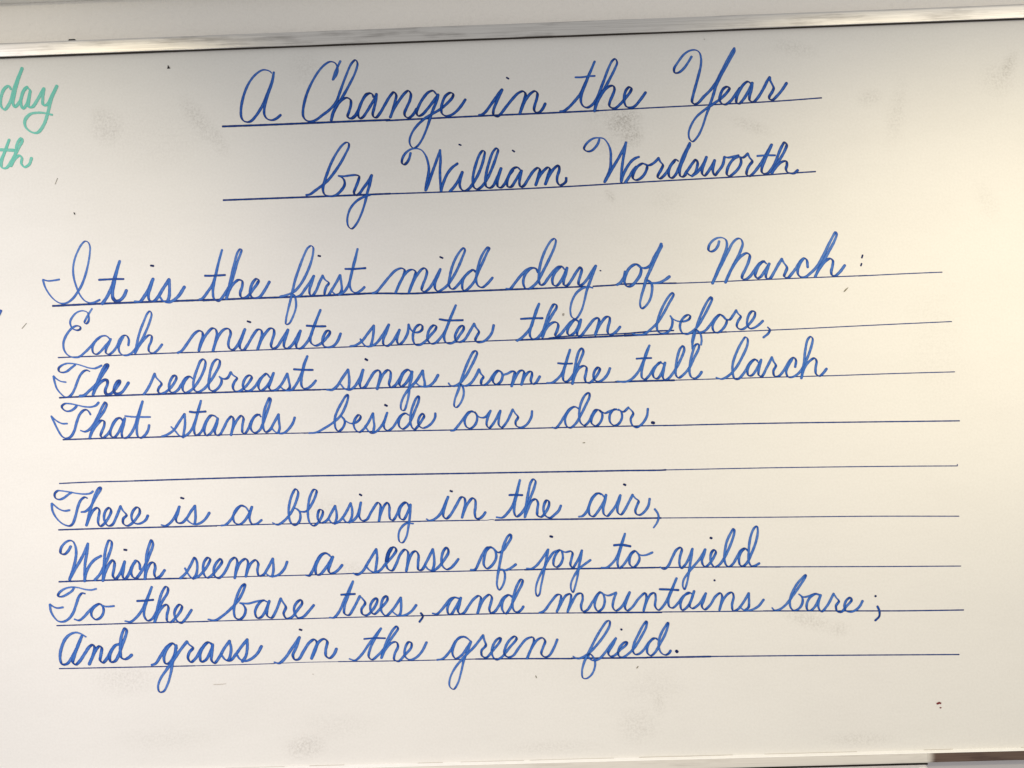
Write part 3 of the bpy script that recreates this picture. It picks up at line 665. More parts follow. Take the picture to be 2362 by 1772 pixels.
    "-5972,-540 -5906,-610 -5840,-691 -5784,-715 -5703,-684 -5621,-596 -5547,-428 -5496,-260 -5448,-114! -5497,-283 -5547,-440 -5581,-597 -5561,-688 -5510,-690 -5439,-613 -5366,-457 -5283,-369 -5215,-382",
    "-5171,-423 -5227,-376 -5272,-369 -5342,-435 -5391,-547 -5406,-637 -5374,-706 -5316,-685 -5257,-619 -5196,-496 -5171,-423! -5192,-530 -5229,-642 -5203,-705 -5146,-701 -5074,-590 -5001,-457 -4931,-397 -4904,-437 -4920,-584 -4953,-713! -4915,-595 -4842,-462 -4766,-391 -4733,-431 -4755,-567 -4753,-680 -4713,-692 -4654,-615 -4593,-481 -4510,-393 -4453,-384",
    "-4432,-418 -4476,-377 -4545,-415 -4594,-504 -4614,-605 -4576,-674 -4531,-687 -4462,-644 -4401,-532 -4339,-376 -4277,-208 -4257,-118 -4274,-101 -4322,-184 -4372,-318 -4399,-476 -4398,-612 -4361,-681 -4291,-649 -4220,-538 -4130,-388! -4128,-507 -4120,-620 -4145,-699",
    "-4256,-616 -4201,-680 -4134,-711 -4043,-702 -3962,-637 -3890,-537 -3859,-450",
    "w5.0 -5645,-295 -5555,-309 -5463,-304 -5372,-300",
  ]),
  ('beside', 6, 6.0, [
    "-3623,-721 -3505,-715 -3364,-650 -3212,-559 -3080,-446 -2990,-289 -2943,-153 -2943,-89 -2984,-119 -3052,-223 -3119,-338 -3171,-464 -3180,-581 -3162,-667 -3120,-705 -3055,-660 -3009,-565 -3028,-490 -3075,-446! -3008,-523 -2914,-579 -2828,-571 -2751,-510 -2739,-457 -2771,-440 -2826,-497 -2861,-591 -2832,-688 -2769,-732 -2704,-692 -2626,-599 -2525,-421! -2518,-549 -2510,-634 -2535,-740",
    "-2670,-629 -2630,-694 -2568,-755 -2481,-731 -2405,-659 -2337,-554 -2285,-418! -2326,-534 -2350,-628 -2331,-693 -2279,-721 -2203,-676 -2125,-572 -2058,-478 -1982,-438 -1930,-461",
    "-1919,-472 -1971,-439 -2036,-468 -2093,-573 -2085,-658 -2033,-702 -1957,-662 -1879,-548 -1810,-391 -1747,-244 -1739,-154 -1777,-179 -1839,-305 -1881,-431 -1896,-579 -1873,-675 -1831,-714 -1766,-658 -1699,-564 -1659,-491 -1679,-453 -1728,-489 -1763,-583 -1750,-658 -1692,-697 -1607,-673 -1530,-612 -1474,-518 -1469,-454",
    "w4.8 -2318,-284 -2283,-303",
  ]),
  ('our', 6, 6.0, [
    "-1215,-758 -1165,-752 -1079,-663 -975,-534 -889,-445 -815,-453",
    "-790,-473 -847,-438 -924,-486 -977,-600 -947,-701 -882,-727 -805,-672 -764,-574 -774,-490 -806,-448 -726,-542 -627,-545 -532,-440! -586,-563 -606,-678 -566,-729 -498,-665 -367,-445! -395,-569 -399,-685 -351,-728 -265,-639 -156,-430! -119,-495 -72,-562 -116,-644 -102,-711 -28,-738 65,-699 152,-569 168,-467",
  ]),
  ('door.', 6, 6.0, [
    "498,-754 559,-768 627,-700 714,-571 801,-457 893,-419 966,-463",
    "966,-454 885,-419 783,-490 721,-620 742,-737 799,-772 892,-709 979,-579 1067,-416 1146,-253 1140,-190 1081,-218 1003,-348 964,-512 976,-678 1040,-738 1116,-683 1177,-569 1246,-480 1312,-490",
    "1328,-524 1279,-481 1194,-569 1165,-701 1238,-753 1305,-705 1350,-607 1344,-533 1312,-490 1393,-542 1493,-504 1593,-483",
    "1626,-500 1560,-482 1483,-562 1479,-694 1543,-754 1618,-732 1679,-634 1674,-535 1626,-484! 1707,-528 1796,-459! 1872,-558 1827,-655 1849,-755 1913,-799 2014,-744 2101,-614 2121,-491",
    "w7.0 2185,-725 2216,-734",
  ]),
  ('There', 8, 6.5, [
    "-7346,-1599 -7390,-1629 -7484,-1639 -7605,-1626 -7739,-1598 -7872,-1574 -7953,-1571 -8002,-1623 -7991,-1690 -7924,-1719 -7849,-1695 -7767,-1637 -7712,-1605",
    "-7755,-1905 -7843,-1915 -7936,-1879 -8057,-1775! -8051,-1896 -7995,-2018 -7890,-2128 -7771,-2174 -7716,-2146 -7658,-2014 -7612,-1856 -7555,-1737 -7486,-1692 -7444,-1711",
    "-7555,-1944 -7480,-1933 -7397,-1862 -7312,-1718 -7213,-1574 -7205,-1534 -7239,-1540 -7296,-1625 -7354,-1783 -7414,-1955 -7475,-2173! -7416,-2035 -7345,-1917 -7277,-1879 -7245,-1920 -7261,-2026 -7272,-2133 -7240,-2194 -7165,-2149 -7080,-2032 -7044,-1939 -7075,-1885 -7130,-1923 -7167,-2016 -7157,-2123 -7099,-2191 -7031,-2173 -6960,-2049 -6880,-1864! -6848,-1932 -6784,-2021 -6840,-2079 -6842,-2159 -6777,-2201 -6695,-2163 -6611,-2072 -6555,-1981 -6566,-1907 -6605,-1892 -6668,-1951 -6698,-2043 -6674,-2137 -6601,-2173 -6520,-2155 -6451,-2104 -6419,-2038",
  ]),
  ('is', 8, 6.5, [
    "-6193,-2202 -6119,-2221 -6037,-2170 -5953,-2065 -5874,-1901! -5905,-2014 -5941,-2106 -5917,-2173 -5836,-2176 -5753,-2098 -5683,-1994 -5606,-1896! -5603,-2009 -5606,-2116 -5623,-2209",
    "-5767,-2104 -5715,-2166 -5636,-2208 -5542,-2198 -5446,-2134 -5365,-2023",
    "w4.8 -5843,-1751 -5796,-1767",
  ]),
  ('a', 8, 6.2, [
    "-5168,-2244 -5095,-2233 -4995,-2140 -4928,-2031 -4828,-1922 -4748,-1940",
    "-4679,-2038 -4748,-1940 -4811,-1914 -4910,-1983 -4962,-2109 -4933,-2206 -4854,-2233 -4772,-2179 -4688,-2054 -4636,-1943! -4671,-2054 -4683,-2150 -4645,-2231 -4565,-2233 -4479,-2172",
  ]),
  ('blessing', 8, 6.2, [
    "-4292,-2222 -4213,-2260 -4099,-2199 -3982,-2075 -3879,-1870 -3842,-1712 -3881,-1663 -3939,-1741 -3993,-1899 -4014,-2074 -3987,-2218 -3925,-2276 -3843,-2223 -3815,-2096 -3852,-2015 -3899,-1989! -3805,-2048 -3709,-2043 -3625,-1942 -3540,-1769 -3529,-1697 -3569,-1680 -3628,-1766 -3673,-1924 -3687,-2100 -3659,-2244 -3597,-2294 -3523,-2248 -3438,-2107 -3436,-2043 -3484,-2026 -3519,-2105 -3514,-2201 -3459,-2250 -3362,-2205 -3294,-2095 -3218,-1970! -3198,-2098 -3201,-2178 -3236,-2273",
    "-3345,-2174 -3283,-2255 -3203,-2258 -3105,-2181 -3021,-2056 -2953,-1930! -2932,-2042 -2944,-2170 -2987,-2256",
    "-3104,-2157 -3043,-2247 -2963,-2249 -2864,-2172 -2812,-2046 -2780,-1923! -2804,-2046 -2816,-2158 -2770,-2231 -2690,-2217 -2606,-2084 -2489,-1936 -2450,-1977 -2463,-2120 -2483,-2247! -2447,-2121 -2378,-1979 -2329,-1941 -2299,-1998 -2303,-2125 -2290,-2221 -2243,-2239 -2176,-2145 -2108,-2004 -2026,-1942 -1979,-1975",
    "-1957,-2040 -2010,-1951 -2092,-2004 -2135,-2114 -2122,-2210 -2067,-2236 -2000,-2134 -1939,-1985! -1953,-2152 -1983,-2342 -2029,-2532 -2096,-2626 -2143,-2608 -2159,-2496 -2120,-2386 -2021,-2301 -1902,-2309",
    "w4.5 -2796,-1785 -2765,-1805",
  ]),
  ('in', 8, 6.5, [
    "-1677,-2238 -1624,-2266 -1539,-2242 -1441,-2161 -1365,-2020 -1298,-1873! -1340,-1985 -1379,-2103 -1388,-2199 -1342,-2242 -1275,-2190 -1174,-2038 -1073,-1886 -1026,-1899 -1011,-1983 -1046,-2137 -1073,-2232! -1046,-2149 -969,-1996 -883,-1909 -842,-1940 -840,-2048 -855,-2167 -834,-2251 -774,-2253 -713,-2207 -676,-2154",
    "w4.5 -1259,-1772 -1226,-1785",
  ]),
  ('the', 8, 6.5, [
    "-490,-2243 -392,-2252 -306,-2183 -206,-2043 -141,-1854 -74,-1624! -128,-1843 -176,-2032 -187,-2175 -153,-2242 -80,-2202 7,-2085 96,-1921 173,-1732 188,-1649 153,-1619 103,-1683 63,-1836 20,-2038 -11,-2258! 42,-2122 118,-1981 184,-1959 218,-2020 202,-2151 205,-2234 264,-2260 337,-2191 401,-2073 403,-2002 368,-1983 324,-2047 308,-2166 347,-2251 418,-2277 503,-2220 565,-2162 603,-2079",
    "w5.0 -263,-1874 -165,-1875 -40,-1883",
  ]),
  ('air,', 8, 6.2, [
    "900,-2276 965,-2264 1033,-2196 1087,-2073 1140,-1959 1225,-1891 1290,-1914",
    "1339,-1956 1291,-1901 1233,-1891 1157,-1951 1096,-2057 1072,-2164 1089,-2255 1146,-2278 1215,-2209 1293,-2096 1346,-1998 1371,-1920! 1349,-2031 1316,-2146 1325,-2246 1378,-2280 1446,-2216 1532,-2103 1612,-1932! 1593,-2022 1556,-2137 1561,-2228 1610,-2262 1669,-2198 1748,-2060 1818,-1934! 1858,-1989 1914,-2040 1887,-2114 1855,-2204 1874,-2262 1931,-2276 2007,-2225 2076,-2128 2103,-2009",
    "w5.0 2182,-2185 2229,-2256 2243,-2331 2215,-2413 2153,-2498",
    "w5.0 1676,-1752 1704,-1765",
  ]),
  ('Which', 9, 7.0, [
    "-7756,-2523 -7799,-2595 -7865,-2652 -7929,-2634 -7927,-2559 -7870,-2475 -7782,-2424 -7718,-2437 -7678,-2513 -7665,-2620 -7686,-2769 -7734,-2928 -7793,-3087! -7724,-2960 -7622,-2803 -7531,-2645 -7459,-2482! -7477,-2626 -7515,-2795 -7531,-2966 -7536,-3126! -7510,-2988 -7453,-2872 -7363,-2768 -7242,-2699",
    "-7358,-3104 -7274,-3016 -7195,-2880 -7113,-2700 -7054,-2531 -7057,-2456 -7094,-2439 -7140,-2529 -7177,-2677 -7194,-2848 -7209,-2997 -7224,-3124! -7176,-2976 -7107,-2839 -7041,-2777 -7015,-2821 -7030,-2938 -7049,-3044 -7008,-3099 -6953,-3047 -6896,-2952 -6839,-2804! -6863,-2932 -6883,-3049 -6847,-3109 -6780,-3030 -6711,-2883 -6633,-2800 -6591,-2844 -6579,-2946!",
    "-6654,-2799 -6711,-2894 -6736,-2989 -6706,-3075 -6653,-3093 -6587,-3025 -6485,-2868 -6404,-2689 -6345,-2520 -6369,-2455 -6410,-2540 -6458,-2698 -6481,-2911 -6504,-3118! -6466,-2965 -6398,-2849 -6344,-2840 -6320,-2916 -6340,-3032 -6310,-3097 -6245,-3078 -6161,-2974",
    "w5.0 -6842,-2605 -6801,-2613",
  ]),
  ('seems', 9, 6.5, [
    "-5896,-3118 -5802,-3037 -5713,-2900 -5639,-2776 -5606,-2847 -5602,-2959 -5627,-3070 -5678,-3132",
    "-5813,-2950 -5760,-3052 -5692,-3124 -5593,-3099 -5491,-3004 -5403,-2881 -5379,-2811 -5414,-2782 -5479,-2850 -5504,-2962 -5486,-3074 -5439,-3124 -5367,-3092 -5265,-2983 -5177,-2859 -5197,-2810 -5269,-2871 -5322,-2981 -5311,-3093 -5249,-3137 -5170,-3083 -5096,-2973 -5022,-2836 -4950,-2796 -4917,-2853 -4943,-3006 -4968,-3145! -4929,-3006 -4854,-2869 -4768,-2822 -4735,-2872 -4753,-3011 -4778,-3123! -4731,-2984 -4672,-2888 -4601,-2848 -4560,-2905 -4578,-3030 -4553,-3115 -4482,-3103 -4409,-3007 -4308,-2831! -4302,-2955 -4305,-3038 -4329,-3136",
    "-4439,-3076 -4371,-3127 -4287,-3130 -4201,-3097 -4114,-3002 -4066,-2892",
  ]),
  ('a', 9, 6.8, [
    "-3761,-3127 -3698,-3137 -3639,-3058 -3564,-2906 -3491,-2797 -3406,-2764 -3337,-2801",
    "-3310,-2837 -3392,-2772 -3462,-2784 -3550,-2907 -3589,-3031 -3571,-3123 -3515,-3124 -3428,-3036 -3340,-2913 -3284,-2831! -3335,-2955 -3366,-3066 -3333,-3109 -3262,-3097 -3190,-3043 -3132,-2975",
  ]),
  ('sense', 9, 6.5, [
    "-2952,-3116 -2890,-3148 -2791,-3093 -2688,-2942 -2544,-2723! -2534,-2863 -2549,-2974 -2575,-3120",
    "-2729,-2997 -2678,-3068 -2595,-3112 -2497,-3087 -2395,-2978 -2265,-2843 -2206,-2747 -2239,-2697 -2303,-2730 -2363,-2840 -2387,-2951 -2356,-3063 -2287,-3093 -2214,-2984 -2138,-2819 -2059,-2744 -2011,-2780 -2016,-2934 -2047,-3107! -2003,-2948 -1928,-2797 -1872,-2778 -1832,-2842 -1843,-2981 -1840,-3092 -1784,-3094 -1696,-2957 -1585,-2751! -1568,-2891 -1572,-3016 -1603,-3113",
    "-1733,-3012 -1672,-3090 -1589,-3113 -1504,-3060 -1388,-2924 -1321,-2801 -1347,-2730 -1404,-2784 -1444,-2923 -1433,-3034 -1365,-3099 -1295,-3080 -1223,-3013 -1158,-2931",
    "w9.0 -2289,-2717 -2340,-2799 -2372,-2923",
  ]),
  ('of', 9, 6.5, [
    "-955,-3118 -878,-3113 -819,-3010 -744,-2859 -657,-2751 -574,-2760",
    "-533,-2796 -601,-2745 -672,-2792 -718,-2916 -729,-3041 -682,-3105 -612,-3072 -524,-2949 -521,-2838 -560,-2767! -479,-2839 -408,-2814 -321,-2705 -255,-2595 -260,-2539 -303,-2566 -377,-2703 -424,-2869 -473,-3090 -506,-3256 -518,-3395 -485,-3473 -428,-3412 -381,-3274 -392,-3162 -474,-3111!",
    "-432,-3126 -363,-3142 -279,-3110 -190,-3050",
  ]),
  ('joy', 9, 6.0, [
    "-8,-3121 76,-3128 157,-3081 250,-2974 323,-2877 366,-2813! 341,-2927 307,-3065 271,-3233 226,-3421 191,-3569 155,-3598 133,-3527 147,-3408 201,-3271 285,-3124 369,-2978 462,-2861 553,-2829",
    "611,-2870 562,-2829 511,-2872 459,-2970 450,-3079 494,-3115 554,-3082 607,-2975 601,-2875 582,-2835! 651,-2867 750,-2855 774,-2890 751,-2989 733,-3088 771,-3133 833,-3051 886,-2963 934,-2845! 905,-2993 870,-3131 846,-3280 801,-3447 758,-3550 730,-3495 733,-3396 786,-3278 880,-3151 981,-3075 1073,-3013",
    "w5.0 406,-2591 443,-2602",
  ]),
  ('to', 9, 6.0, [
    "1252,-3145 1346,-3145 1437,-3078 1520,-2971 1585,-2805 1668,-2584! 1605,-2785 1551,-2953 1527,-3081 1554,-3166 1614,-3123 1697,-3016 1770,-2909 1830,-2881 1878,-2922",
    "1888,-2943 1830,-2886 1769,-2929 1732,-3017 1734,-3107 1792,-3153 1853,-3110 1900,-3012 1878,-2932 1850,-2897! 1917,-2953 2006,-2956 2121,-2915",
    "w5.5 1477,-2775 1596,-2770 1754,-2800",
  ]),
  ('yield', 9, 6.2, [
    "2239,-3163 2299,-3201 2372,-3157 2448,-3015 2524,-2884 2597,-2846 2616,-2877 2582,-2999 2568,-3121 2596,-3194 2659,-3145 2723,-3044 2795,-2872! 2770,-3015 2740,-3167 2715,-3310 2679,-3463 2636,-3554 2612,-3492 2631,-3390 2716,-3269 2822,-3149 2918,-3039 3009,-2888! 2980,-2990 2947,-3071 2965,-3153 3005,-3180 3078,-3126 3153,-3016 3186,-2935 3162,-2903 3120,-2933 3092,-3024 3104,-3127 3158,-3190 3230,-3161 3326,-3041 3424,-2849 3491,-2677 3509,-2575 3495,-2555 3441,-2635 3376,-2766 3340,-2919 3325,-3062 3353,-3165 3403,-3192 3465,-3148 3541,-3027 3605,-2926 3678,-2893 3727,-2930",
    "3727,-2940 3677,-2898 3615,-2947 3570,-3058 3587,-3172 3637,-3188 3711,-3124 3787,-2973 3865,-2781 3900,-2618 3888,-2525 3841,-2555 3787,-2666 3751,-2818 3736,-2971 3732,-3104 3770,-3187 3831,-3189 3909,-3150",
    "w5.0 3102,-2697 3124,-2705",
  ]),
  ('To', 10, 6.5, [
    "-7342,-3258 -7432,-3274 -7534,-3262 -7661,-3226 -7776,-3217 -7892,-3245 -7983,-3312 -7998,-3363 -7934,-3373 -7843,-3335 -7752,-3275 -7725,-3231",
    "-7921,-3555 -8017,-3565 -8080,-3544 -8145,-3492! -8134,-3606 -8086,-3709 -8011,-3788 -7922,-3800 -7831,-3755 -7751,-3655 -7696,-3517 -7640,-3379 -7587,-3324 -7536,-3334",
    "-7732,-3764 -7653,-3785 -7575,-3736 -7469,-3625 -7364,-3539 -7287,-3516 -7237,-3549",
    "-7225,-3569 -7287,-3519 -7365,-3552 -7431,-3626 -7434,-3715 -7372,-3778 -7295,-3757 -7234,-3670 -7231,-3581 -7262,-3536! -7186,-3563 -7046,-3559",
  ]),
  ('the', 10, 6.5, [
    "-6865,-3820 -6774,-3835 -6682,-3774 -6576,-3650 -6495,-3488 -6391,-3253! -6468,-3451 -6524,-3614 -6535,-3740 -6480,-3824 -6402,-3795 -6309,-3658 -6214,-3496 -6120,-3347 -6118,-3271 -6149,-3255 -6209,-3331 -6279,-3520 -6323,-3696 -6359,-3847! -6298,-3709 -6204,-3585 -6140,-3562 -6116,-3613 -6146,-3739 -6143,-3840 -6086,-3861 -5994,-3781 -5901,-3657 -5886,-3594 -5923,-3565 -5989,-3629 -6018,-3717 -5983,-3832 -5908,-3878 -5829,-3811 -5723,-3662",
    "w5.0 -6647,-3484 -6507,-3481 -6373,-3472",
  ]),
  ('bare', 10, 6.5, [
    "-5444,-3831 -5321,-3847 -5192,-3775 -5044,-3654 -4913,-3513 -4817,-3336 -4796,-3247 -4851,-3281 -4928,-3423 -4978,-3566 -5000,-3709 -4977,-3817 -4905,-3846 -4831,-3786 -4801,-3678 -4843,-3596 -4896,-3568! -4752,-3581 -4607,-3549 -4480,-3535",
    "-4427,-3563 -4498,-3534 -4591,-3613 -4640,-3737 -4607,-3828 -4543,-3821 -4458,-3706 -4390,-3546! -4431,-3689 -4434,-3797 -4363,-3835 -4288,-3729 -4194,-3512! -4157,-3580 -4114,-3662 -4154,-3769 -4111,-3851 -4021,-3835 -3908,-3704 -3833,-3598 -3849,-3547 -3904,-3569 -3970,-3666 -3964,-3774 -3913,-3847 -3822,-3832 -3729,-3745 -3636,-3640",
  ]),
  ('trees,', 10, 6.3, [
    "-3372,-3859 -3300,-3861 -3207,-3760 -3111,-3565 -2957,-3255! -3055,-3513 -3114,-3672 -3118,-3798 -3047,-3827 -2972,-3730 -2848,-3510! -2804,-3556 -2762,-3629 -2828,-3734 -2813,-3816 -2742,-3836 -2631,-3740 -2554,-3599 -2562,-3554 -2607,-3570 -2673,-3667 -2668,-3775 -2615,-3821 -2504,-3726 -2383,-3586 -2390,-3523 -2444,-3548 -2493,-3672 -2488,-3780 -2418,-3854 -2308,-3767 -2154,-3556! -2152,-3682 -2165,-3807 -2185,-3851",
    "-2308,-3785 -2221,-3850 -2095,-3854 -1985,-3794 -1897,-3689",
    "w5.0 -1824,-3826 -1790,-3880 -1851,-3974",
    "w5.0 -3166,-3477 -3054,-3473 -2931,-3471",
  ]),
  ('and', 10, 6.3, [
    "-1625,-3837 -1550,-3848 -1474,-3785 -1397,-3694 -1319,-3604 -1235,-3578 -1180,-3598",
    "-1133,-3609 -1189,-3589 -1253,-3582 -1330,-3659 -1371,-3769 -1355,-3853 -1309,-3859 -1241,-3764 -1172,-3654 -1137,-3586! -1164,-3701 -1195,-3802 -1160,-3859 -1094,-3842 -1007,-3724 -920,-3615 -834,-3562 -798,-3591 -821,-3711 -862,-3853! -812,-3730 -734,-3602 -648,-3548 -613,-3596 -634,-3697 -661,-3790 -639,-3855 -574,-3838 -496,-3738 -418,-3611 -333,-3562 -278,-3578",
    "-269,-3606 -324,-3562 -390,-3602 -439,-3694 -443,-3805 -389,-3876 -322,-3808 -253,-3671 -174,-3525 -95,-3379 -84,-3314 -111,-3304 -169,-3386 -230,-3533 -262,-3671 -265,-3773 -231,-3844 -175,-3854 -118,-3814 -84,-3764",
  ]),
  ('mountains', 10, 6.0, [
    "182,-3878 267,-3844 383,-3699 498,-3581 553,-3592 530,-3740 479,-3865! 548,-3740 645,-3595 720,-3578 717,-3690 659,-3873! 734,-3727 831,-3582 906,-3574 921,-3658 889,-3787 914,-3871 989,-3855 1086,-3719 1202,-3574 1257,-3575",
    "1275,-3603 1221,-3556 1153,-3646 1121,-3794 1173,-3879 1249,-3834 1290,-3724 1275,-3613 1230,-3565! 1348,-3619 1489,-3573! 1438,-3710 1425,-3821 1470,-3878 1564,-3825 1716,-3574! 1660,-3716 1628,-3827 1664,-3883 1749,-3830 1864,-3685 1978,-3596 1994,-3670 1941,-3891! 1992,-3744 2070,-3617 2135,-3600 2150,-3693 2137,-3823 2190,-3889 2285,-3808 2403,-3589 2512,-3361! 2422,-3572 2361,-3736 2377,-3839 2431,-3859 2526,-3778 2622,-3661 2716,-3617",
    "2789,-3656 2716,-3608 2622,-3670 2563,-3798 2587,-3900 2671,-3856 2749,-3729 2800,-3586! 2749,-3729 2718,-3839 2763,-3877 2876,-3807 2996,-3629! 2952,-3753 2921,-3845 2965,-3902 3060,-3830 3157,-3685 3241,-3632 3267,-3688 3214,-3918! 3264,-3781 3360,-3654 3435,-3628 3460,-3694 3428,-3841 3444,-3934 3518,-3917 3613,-3809 3716,-3649! 3716,-3775 3703,-3886 3646,-3930",
    "3556,-3872 3628,-3930 3738,-3933 3869,-3872 3961,-3764",
    "w5.0 2220,-3538 2386,-3548 2537,-3562",
    "w4.5 3143,-3411 3154,-3419",
  ]),
  ('bare;', 10, 6.0, [
    "4097,-3904 4135,-3945 4214,-3939 4327,-3863 4442,-3724 4557,-3569 4656,-3429 4682,-3366 4625,-3412 4527,-3520 4444,-3660 4400,-3802 4412,-3913 4466,-3962 4562,-3917 4612,-3824 4607,-3744 4554,-3687! 4631,-3737 4726,-3724 4837,-3688 4900,-3705",
    "4915,-3729 4837,-3695 4741,-3748 4682,-3857 4687,-3952 4734,-3970 4814,-3909 4918,-3714! 4880,-3831 4877,-3926 4922,-3991 5019,-3899 5136,-3696! 5173,-3760 5219,-3825 5169,-3903 5189,-3998 5252,-4008 5350,-3908 5431,-3815 5417,-3771 5353,-3805 5310,-3907 5332,-3987 5409,-4012 5505,-3976 5570,-3914 5615,-3833",
    "w5.0 5830,-3755 5839,-3760",
    "w5.0 5860,-3930 5889,-4002 5886,-4097 5817,-4166",
  ]),
  ('And', 11, 7.5, [
    "-7544,-4070 -7617,-4022 -7707,-3991 -7800,-4012 -7894,-4088 -7954,-4200 -7993,-4335 -7997,-4449 -7965,-4524 -7885,-4520 -7814,-4443 -7729,-4297 -7616,-4056! -7692,-4230 -7755,-4387 -7781,-4500 -7736,-4536 -7666,-4481 -7570,-4347 -7487,-4236 -7429,-4209 -7402,-4261 -7447,-4419 -7502,-4536! -7447,-4419 -7374,-4284 -7315,-4235 -7282,-4264 -7297,-4377 -7312,-4479 -7267,-4514 -7196,-4448 -7124,-4325 -7041,-4226 -6971,-4205",
    "-6972,-4211 -7041,-4226 -7112,-4314 -7150,-4427 -7130,-4507 -7061,-4497 -6989,-4386 -6926,-4217 -6864,-4072 -6844,-3970 -6871,-3941 -6920,-4025 -6953,-4160 -6964,-4330 -6945,-4444 -6889,-4468 -6831,-4447 -6770,-4398",
  ]),
  ('grass', 11, 7.0, [
    "-6434,-4579 -6366,-4556 -6278,-4433 -6173,-4286 -6062,-4222 -6005,-4274",
    "-5989,-4307 -6062,-4222 -6157,-4303 -6220,-4451 -6198,-4560 -6131,-4554 -6043,-4423 -6004,-4257! -6026,-4406 -6072,-4539 -6111,-4721 -6168,-4903 -6247,-5034 -6315,-5040 -6337,-4948 -6291,-4816 -6185,-4669 -6045,-4489 -5940,-4342 -5818,-4196! -5786,-4246 -5721,-4307 -5782,-4380 -5810,-4479 -5762,-4547 -5676,-4483 -5570,-4319 -5467,-4222 -5400,-4241",
    "-5385,-4274 -5450,-4222 -5536,-4287 -5599,-4418 -5586,-4544 -5510,-4521 -5404,-4340 -5381,-4258! -5397,-4407 -5410,-4523 -5361,-4575 -5274,-4477 -5186,-4330 -5090,-4208! -5069,-4333 -5090,-4466 -5125,-4540",
    "-5247,-4420 -5175,-4522 -5092,-4541 -4988,-4435 -4901,-4321 -4788,-4191! -4793,-4341 -4822,-4473 -4884,-4563",
    "-4980,-4435 -4924,-4520 -4842,-4556 -4723,-4517 -4620,-4429 -4549,-4311",
  ]),
  ('in', 11, 7.0, [
    "-4341,-4589 -4258,-4608 -4155,-4525 -4033,-4362 -3897,-4179! -3966,-4364 -4020,-4479 -3989,-4554 -3922,-4548 -3835,-4417 -3730,-4270 -3645,-4223 -3605,-4274 -3643,-4422 -3705,-4545! -3651,-4406 -3562,-4258 -3478,-4219 -3429,-4262 -3459,-4411 -3454,-4511 -3396,-4546 -3319,-4481 -3275,-4391",
    "w4.5 -3893,-4045 -3856,-4057",
  ]),
  ('the', 11, 6.0, [
    "-3062,-4567 -2964,-4595 -2853,-4505 -2722,-4329 -2609,-4189 -2507,-4066! -2630,-4260 -2707,-4419 -2729,-4544 -2676,-4590 -2566,-4513 -2436,-4373 -2304,-4197 -2219,-4074 -2236,-4038 -2301,-4090 -2396,-4248 -2473,-4426 -2517,-4568! -2456,-4444 -2344,-4322 -2254,-4306 -2229,-4379 -2287,-4502 -2299,-4601 -2228,-4630 -2117,-4525 -2005,-4403 -2003,-4322 -2047,-4312 -2104,-4400 -2117,-4543 -2048,-4608 -1939,-4584 -1828,-4479 -1742,-4324",
    "w4.0 -2800,-4237 -2629,-4227 -2440,-4235",
  ]),
  ('green', 11, 6.0, [
    "-1572,-4626 -1473,-4606 -1343,-4475 -1230,-4299 -1121,-4248 -1032,-4286",
    "-998,-4323 -1085,-4249 -1193,-4264 -1278,-4387 -1309,-4529 -1258,-4612 -1167,-4569 -1055,-4429 -989,-4332! -1057,-4501 -1115,-4624 -1166,-4820 -1236,-5033 -1310,-5130 -1372,-5083 -1368,-4958 -1281,-4781 -1114,-4589 -947,-4432 -779,-4231! -764,-4312 -740,-4402 -815,-4489 -809,-4579 -738,-4608 -627,-4495 -496,-4337 -486,-4284 -549,-4309 -624,-4423 -638,-4566 -578,-4648 -487,-4615 -339,-4449 -217,-4300 -243,-4264 -335,-4324 -410,-4447 -432,-4554 -380,-4609 -290,-4593 -178,-4453 -48,-4314 60,-4290 76,-4353 18,-4495 -50,-4645! 18,-4495 130,-4337 221,-4303 264,-4358 225,-4464 194,-4571 246,-4626 318,-4610 412,-4470 470,-4337",
  ]),
  ('field.', 11, 6.0, [
    "725,-4627 803,-4669 905,-4638 1020,-4562 1159,-4420 1288,-4254 1360,-4121 1362,-4048 1317,-4053 1235,-4152 1129,-4317 1033,-4495 961,-4628 901,-4761 869,-4896 882,-4997 938,-5010 1030,-4945 1090,-4812 1093,-4722 1062,-4642 1008,-4595 978,-4628! 1016,-4686 1083,-4710 1173,-4679 1278,-4569 1372,-4448 1459,-4343! 1406,-4449 1347,-4537 1322,-4593 1354,-4644 1422,-4635 1526,-4542 1630,-4455 1643,-4410 1603,-4415 1528,-4486 1492,-4564 1500,-4643 1567,-4667 1659,-4613 1763,-4515 1881,-4338 1976,-4161 1985,-4071 1932,-4126 1837,-4292 1765,-4436 1739,-4559 1771,-4622 1838,-4618 1919,-4553 2012,-4432 2093,-4361 2149,-4368",
    "2160,-4391 2116,-4362 2035,-4410 1981,-4521 1984,-4611 2039,-4652 2108,-4603 2191,-4471 2286,-4305 2334,-4182 2348,-4104 2302,-4159 2231,-4269 2182,-4403 2178,-4527 2220,-4618 2286,-4648 2343,-4621 2372,-4579",
    "w4.5 1549,-4194 1562,-4202",
    "w7.0 2467,-4585 2484,-4602",
  ]),
  ('day', 12, 9.0, [
    "-8530,5296 -8564,5351 -8646,5301 -8705,5160 -8709,5018 -8649,4953 -8555,5066 -8466,5330 -8388,5505 -8326,5645! -8408,5434 -8469,5223 -8501,5064 -8477,4992 -8384,5077 -8315,5253 -8250,5322",
    "-8198,5266 -8260,5313 -8325,5235 -8367,5059 -8334,4960 -8260,5037 -8199,5248! -8232,5072 -8234,4983 -8172,4980 -8078,5101 -7964,5284! -7987,5134 -7982,5009 -7920,5007 -7825,5163 -7739,5320! -7845,5093 -7906,4881 -7984,4671 -8096,4541 -8203,4554 -8299,4647 -8305,4754 -8212,4857 -8031,4877 -7835,4834",
  ]),
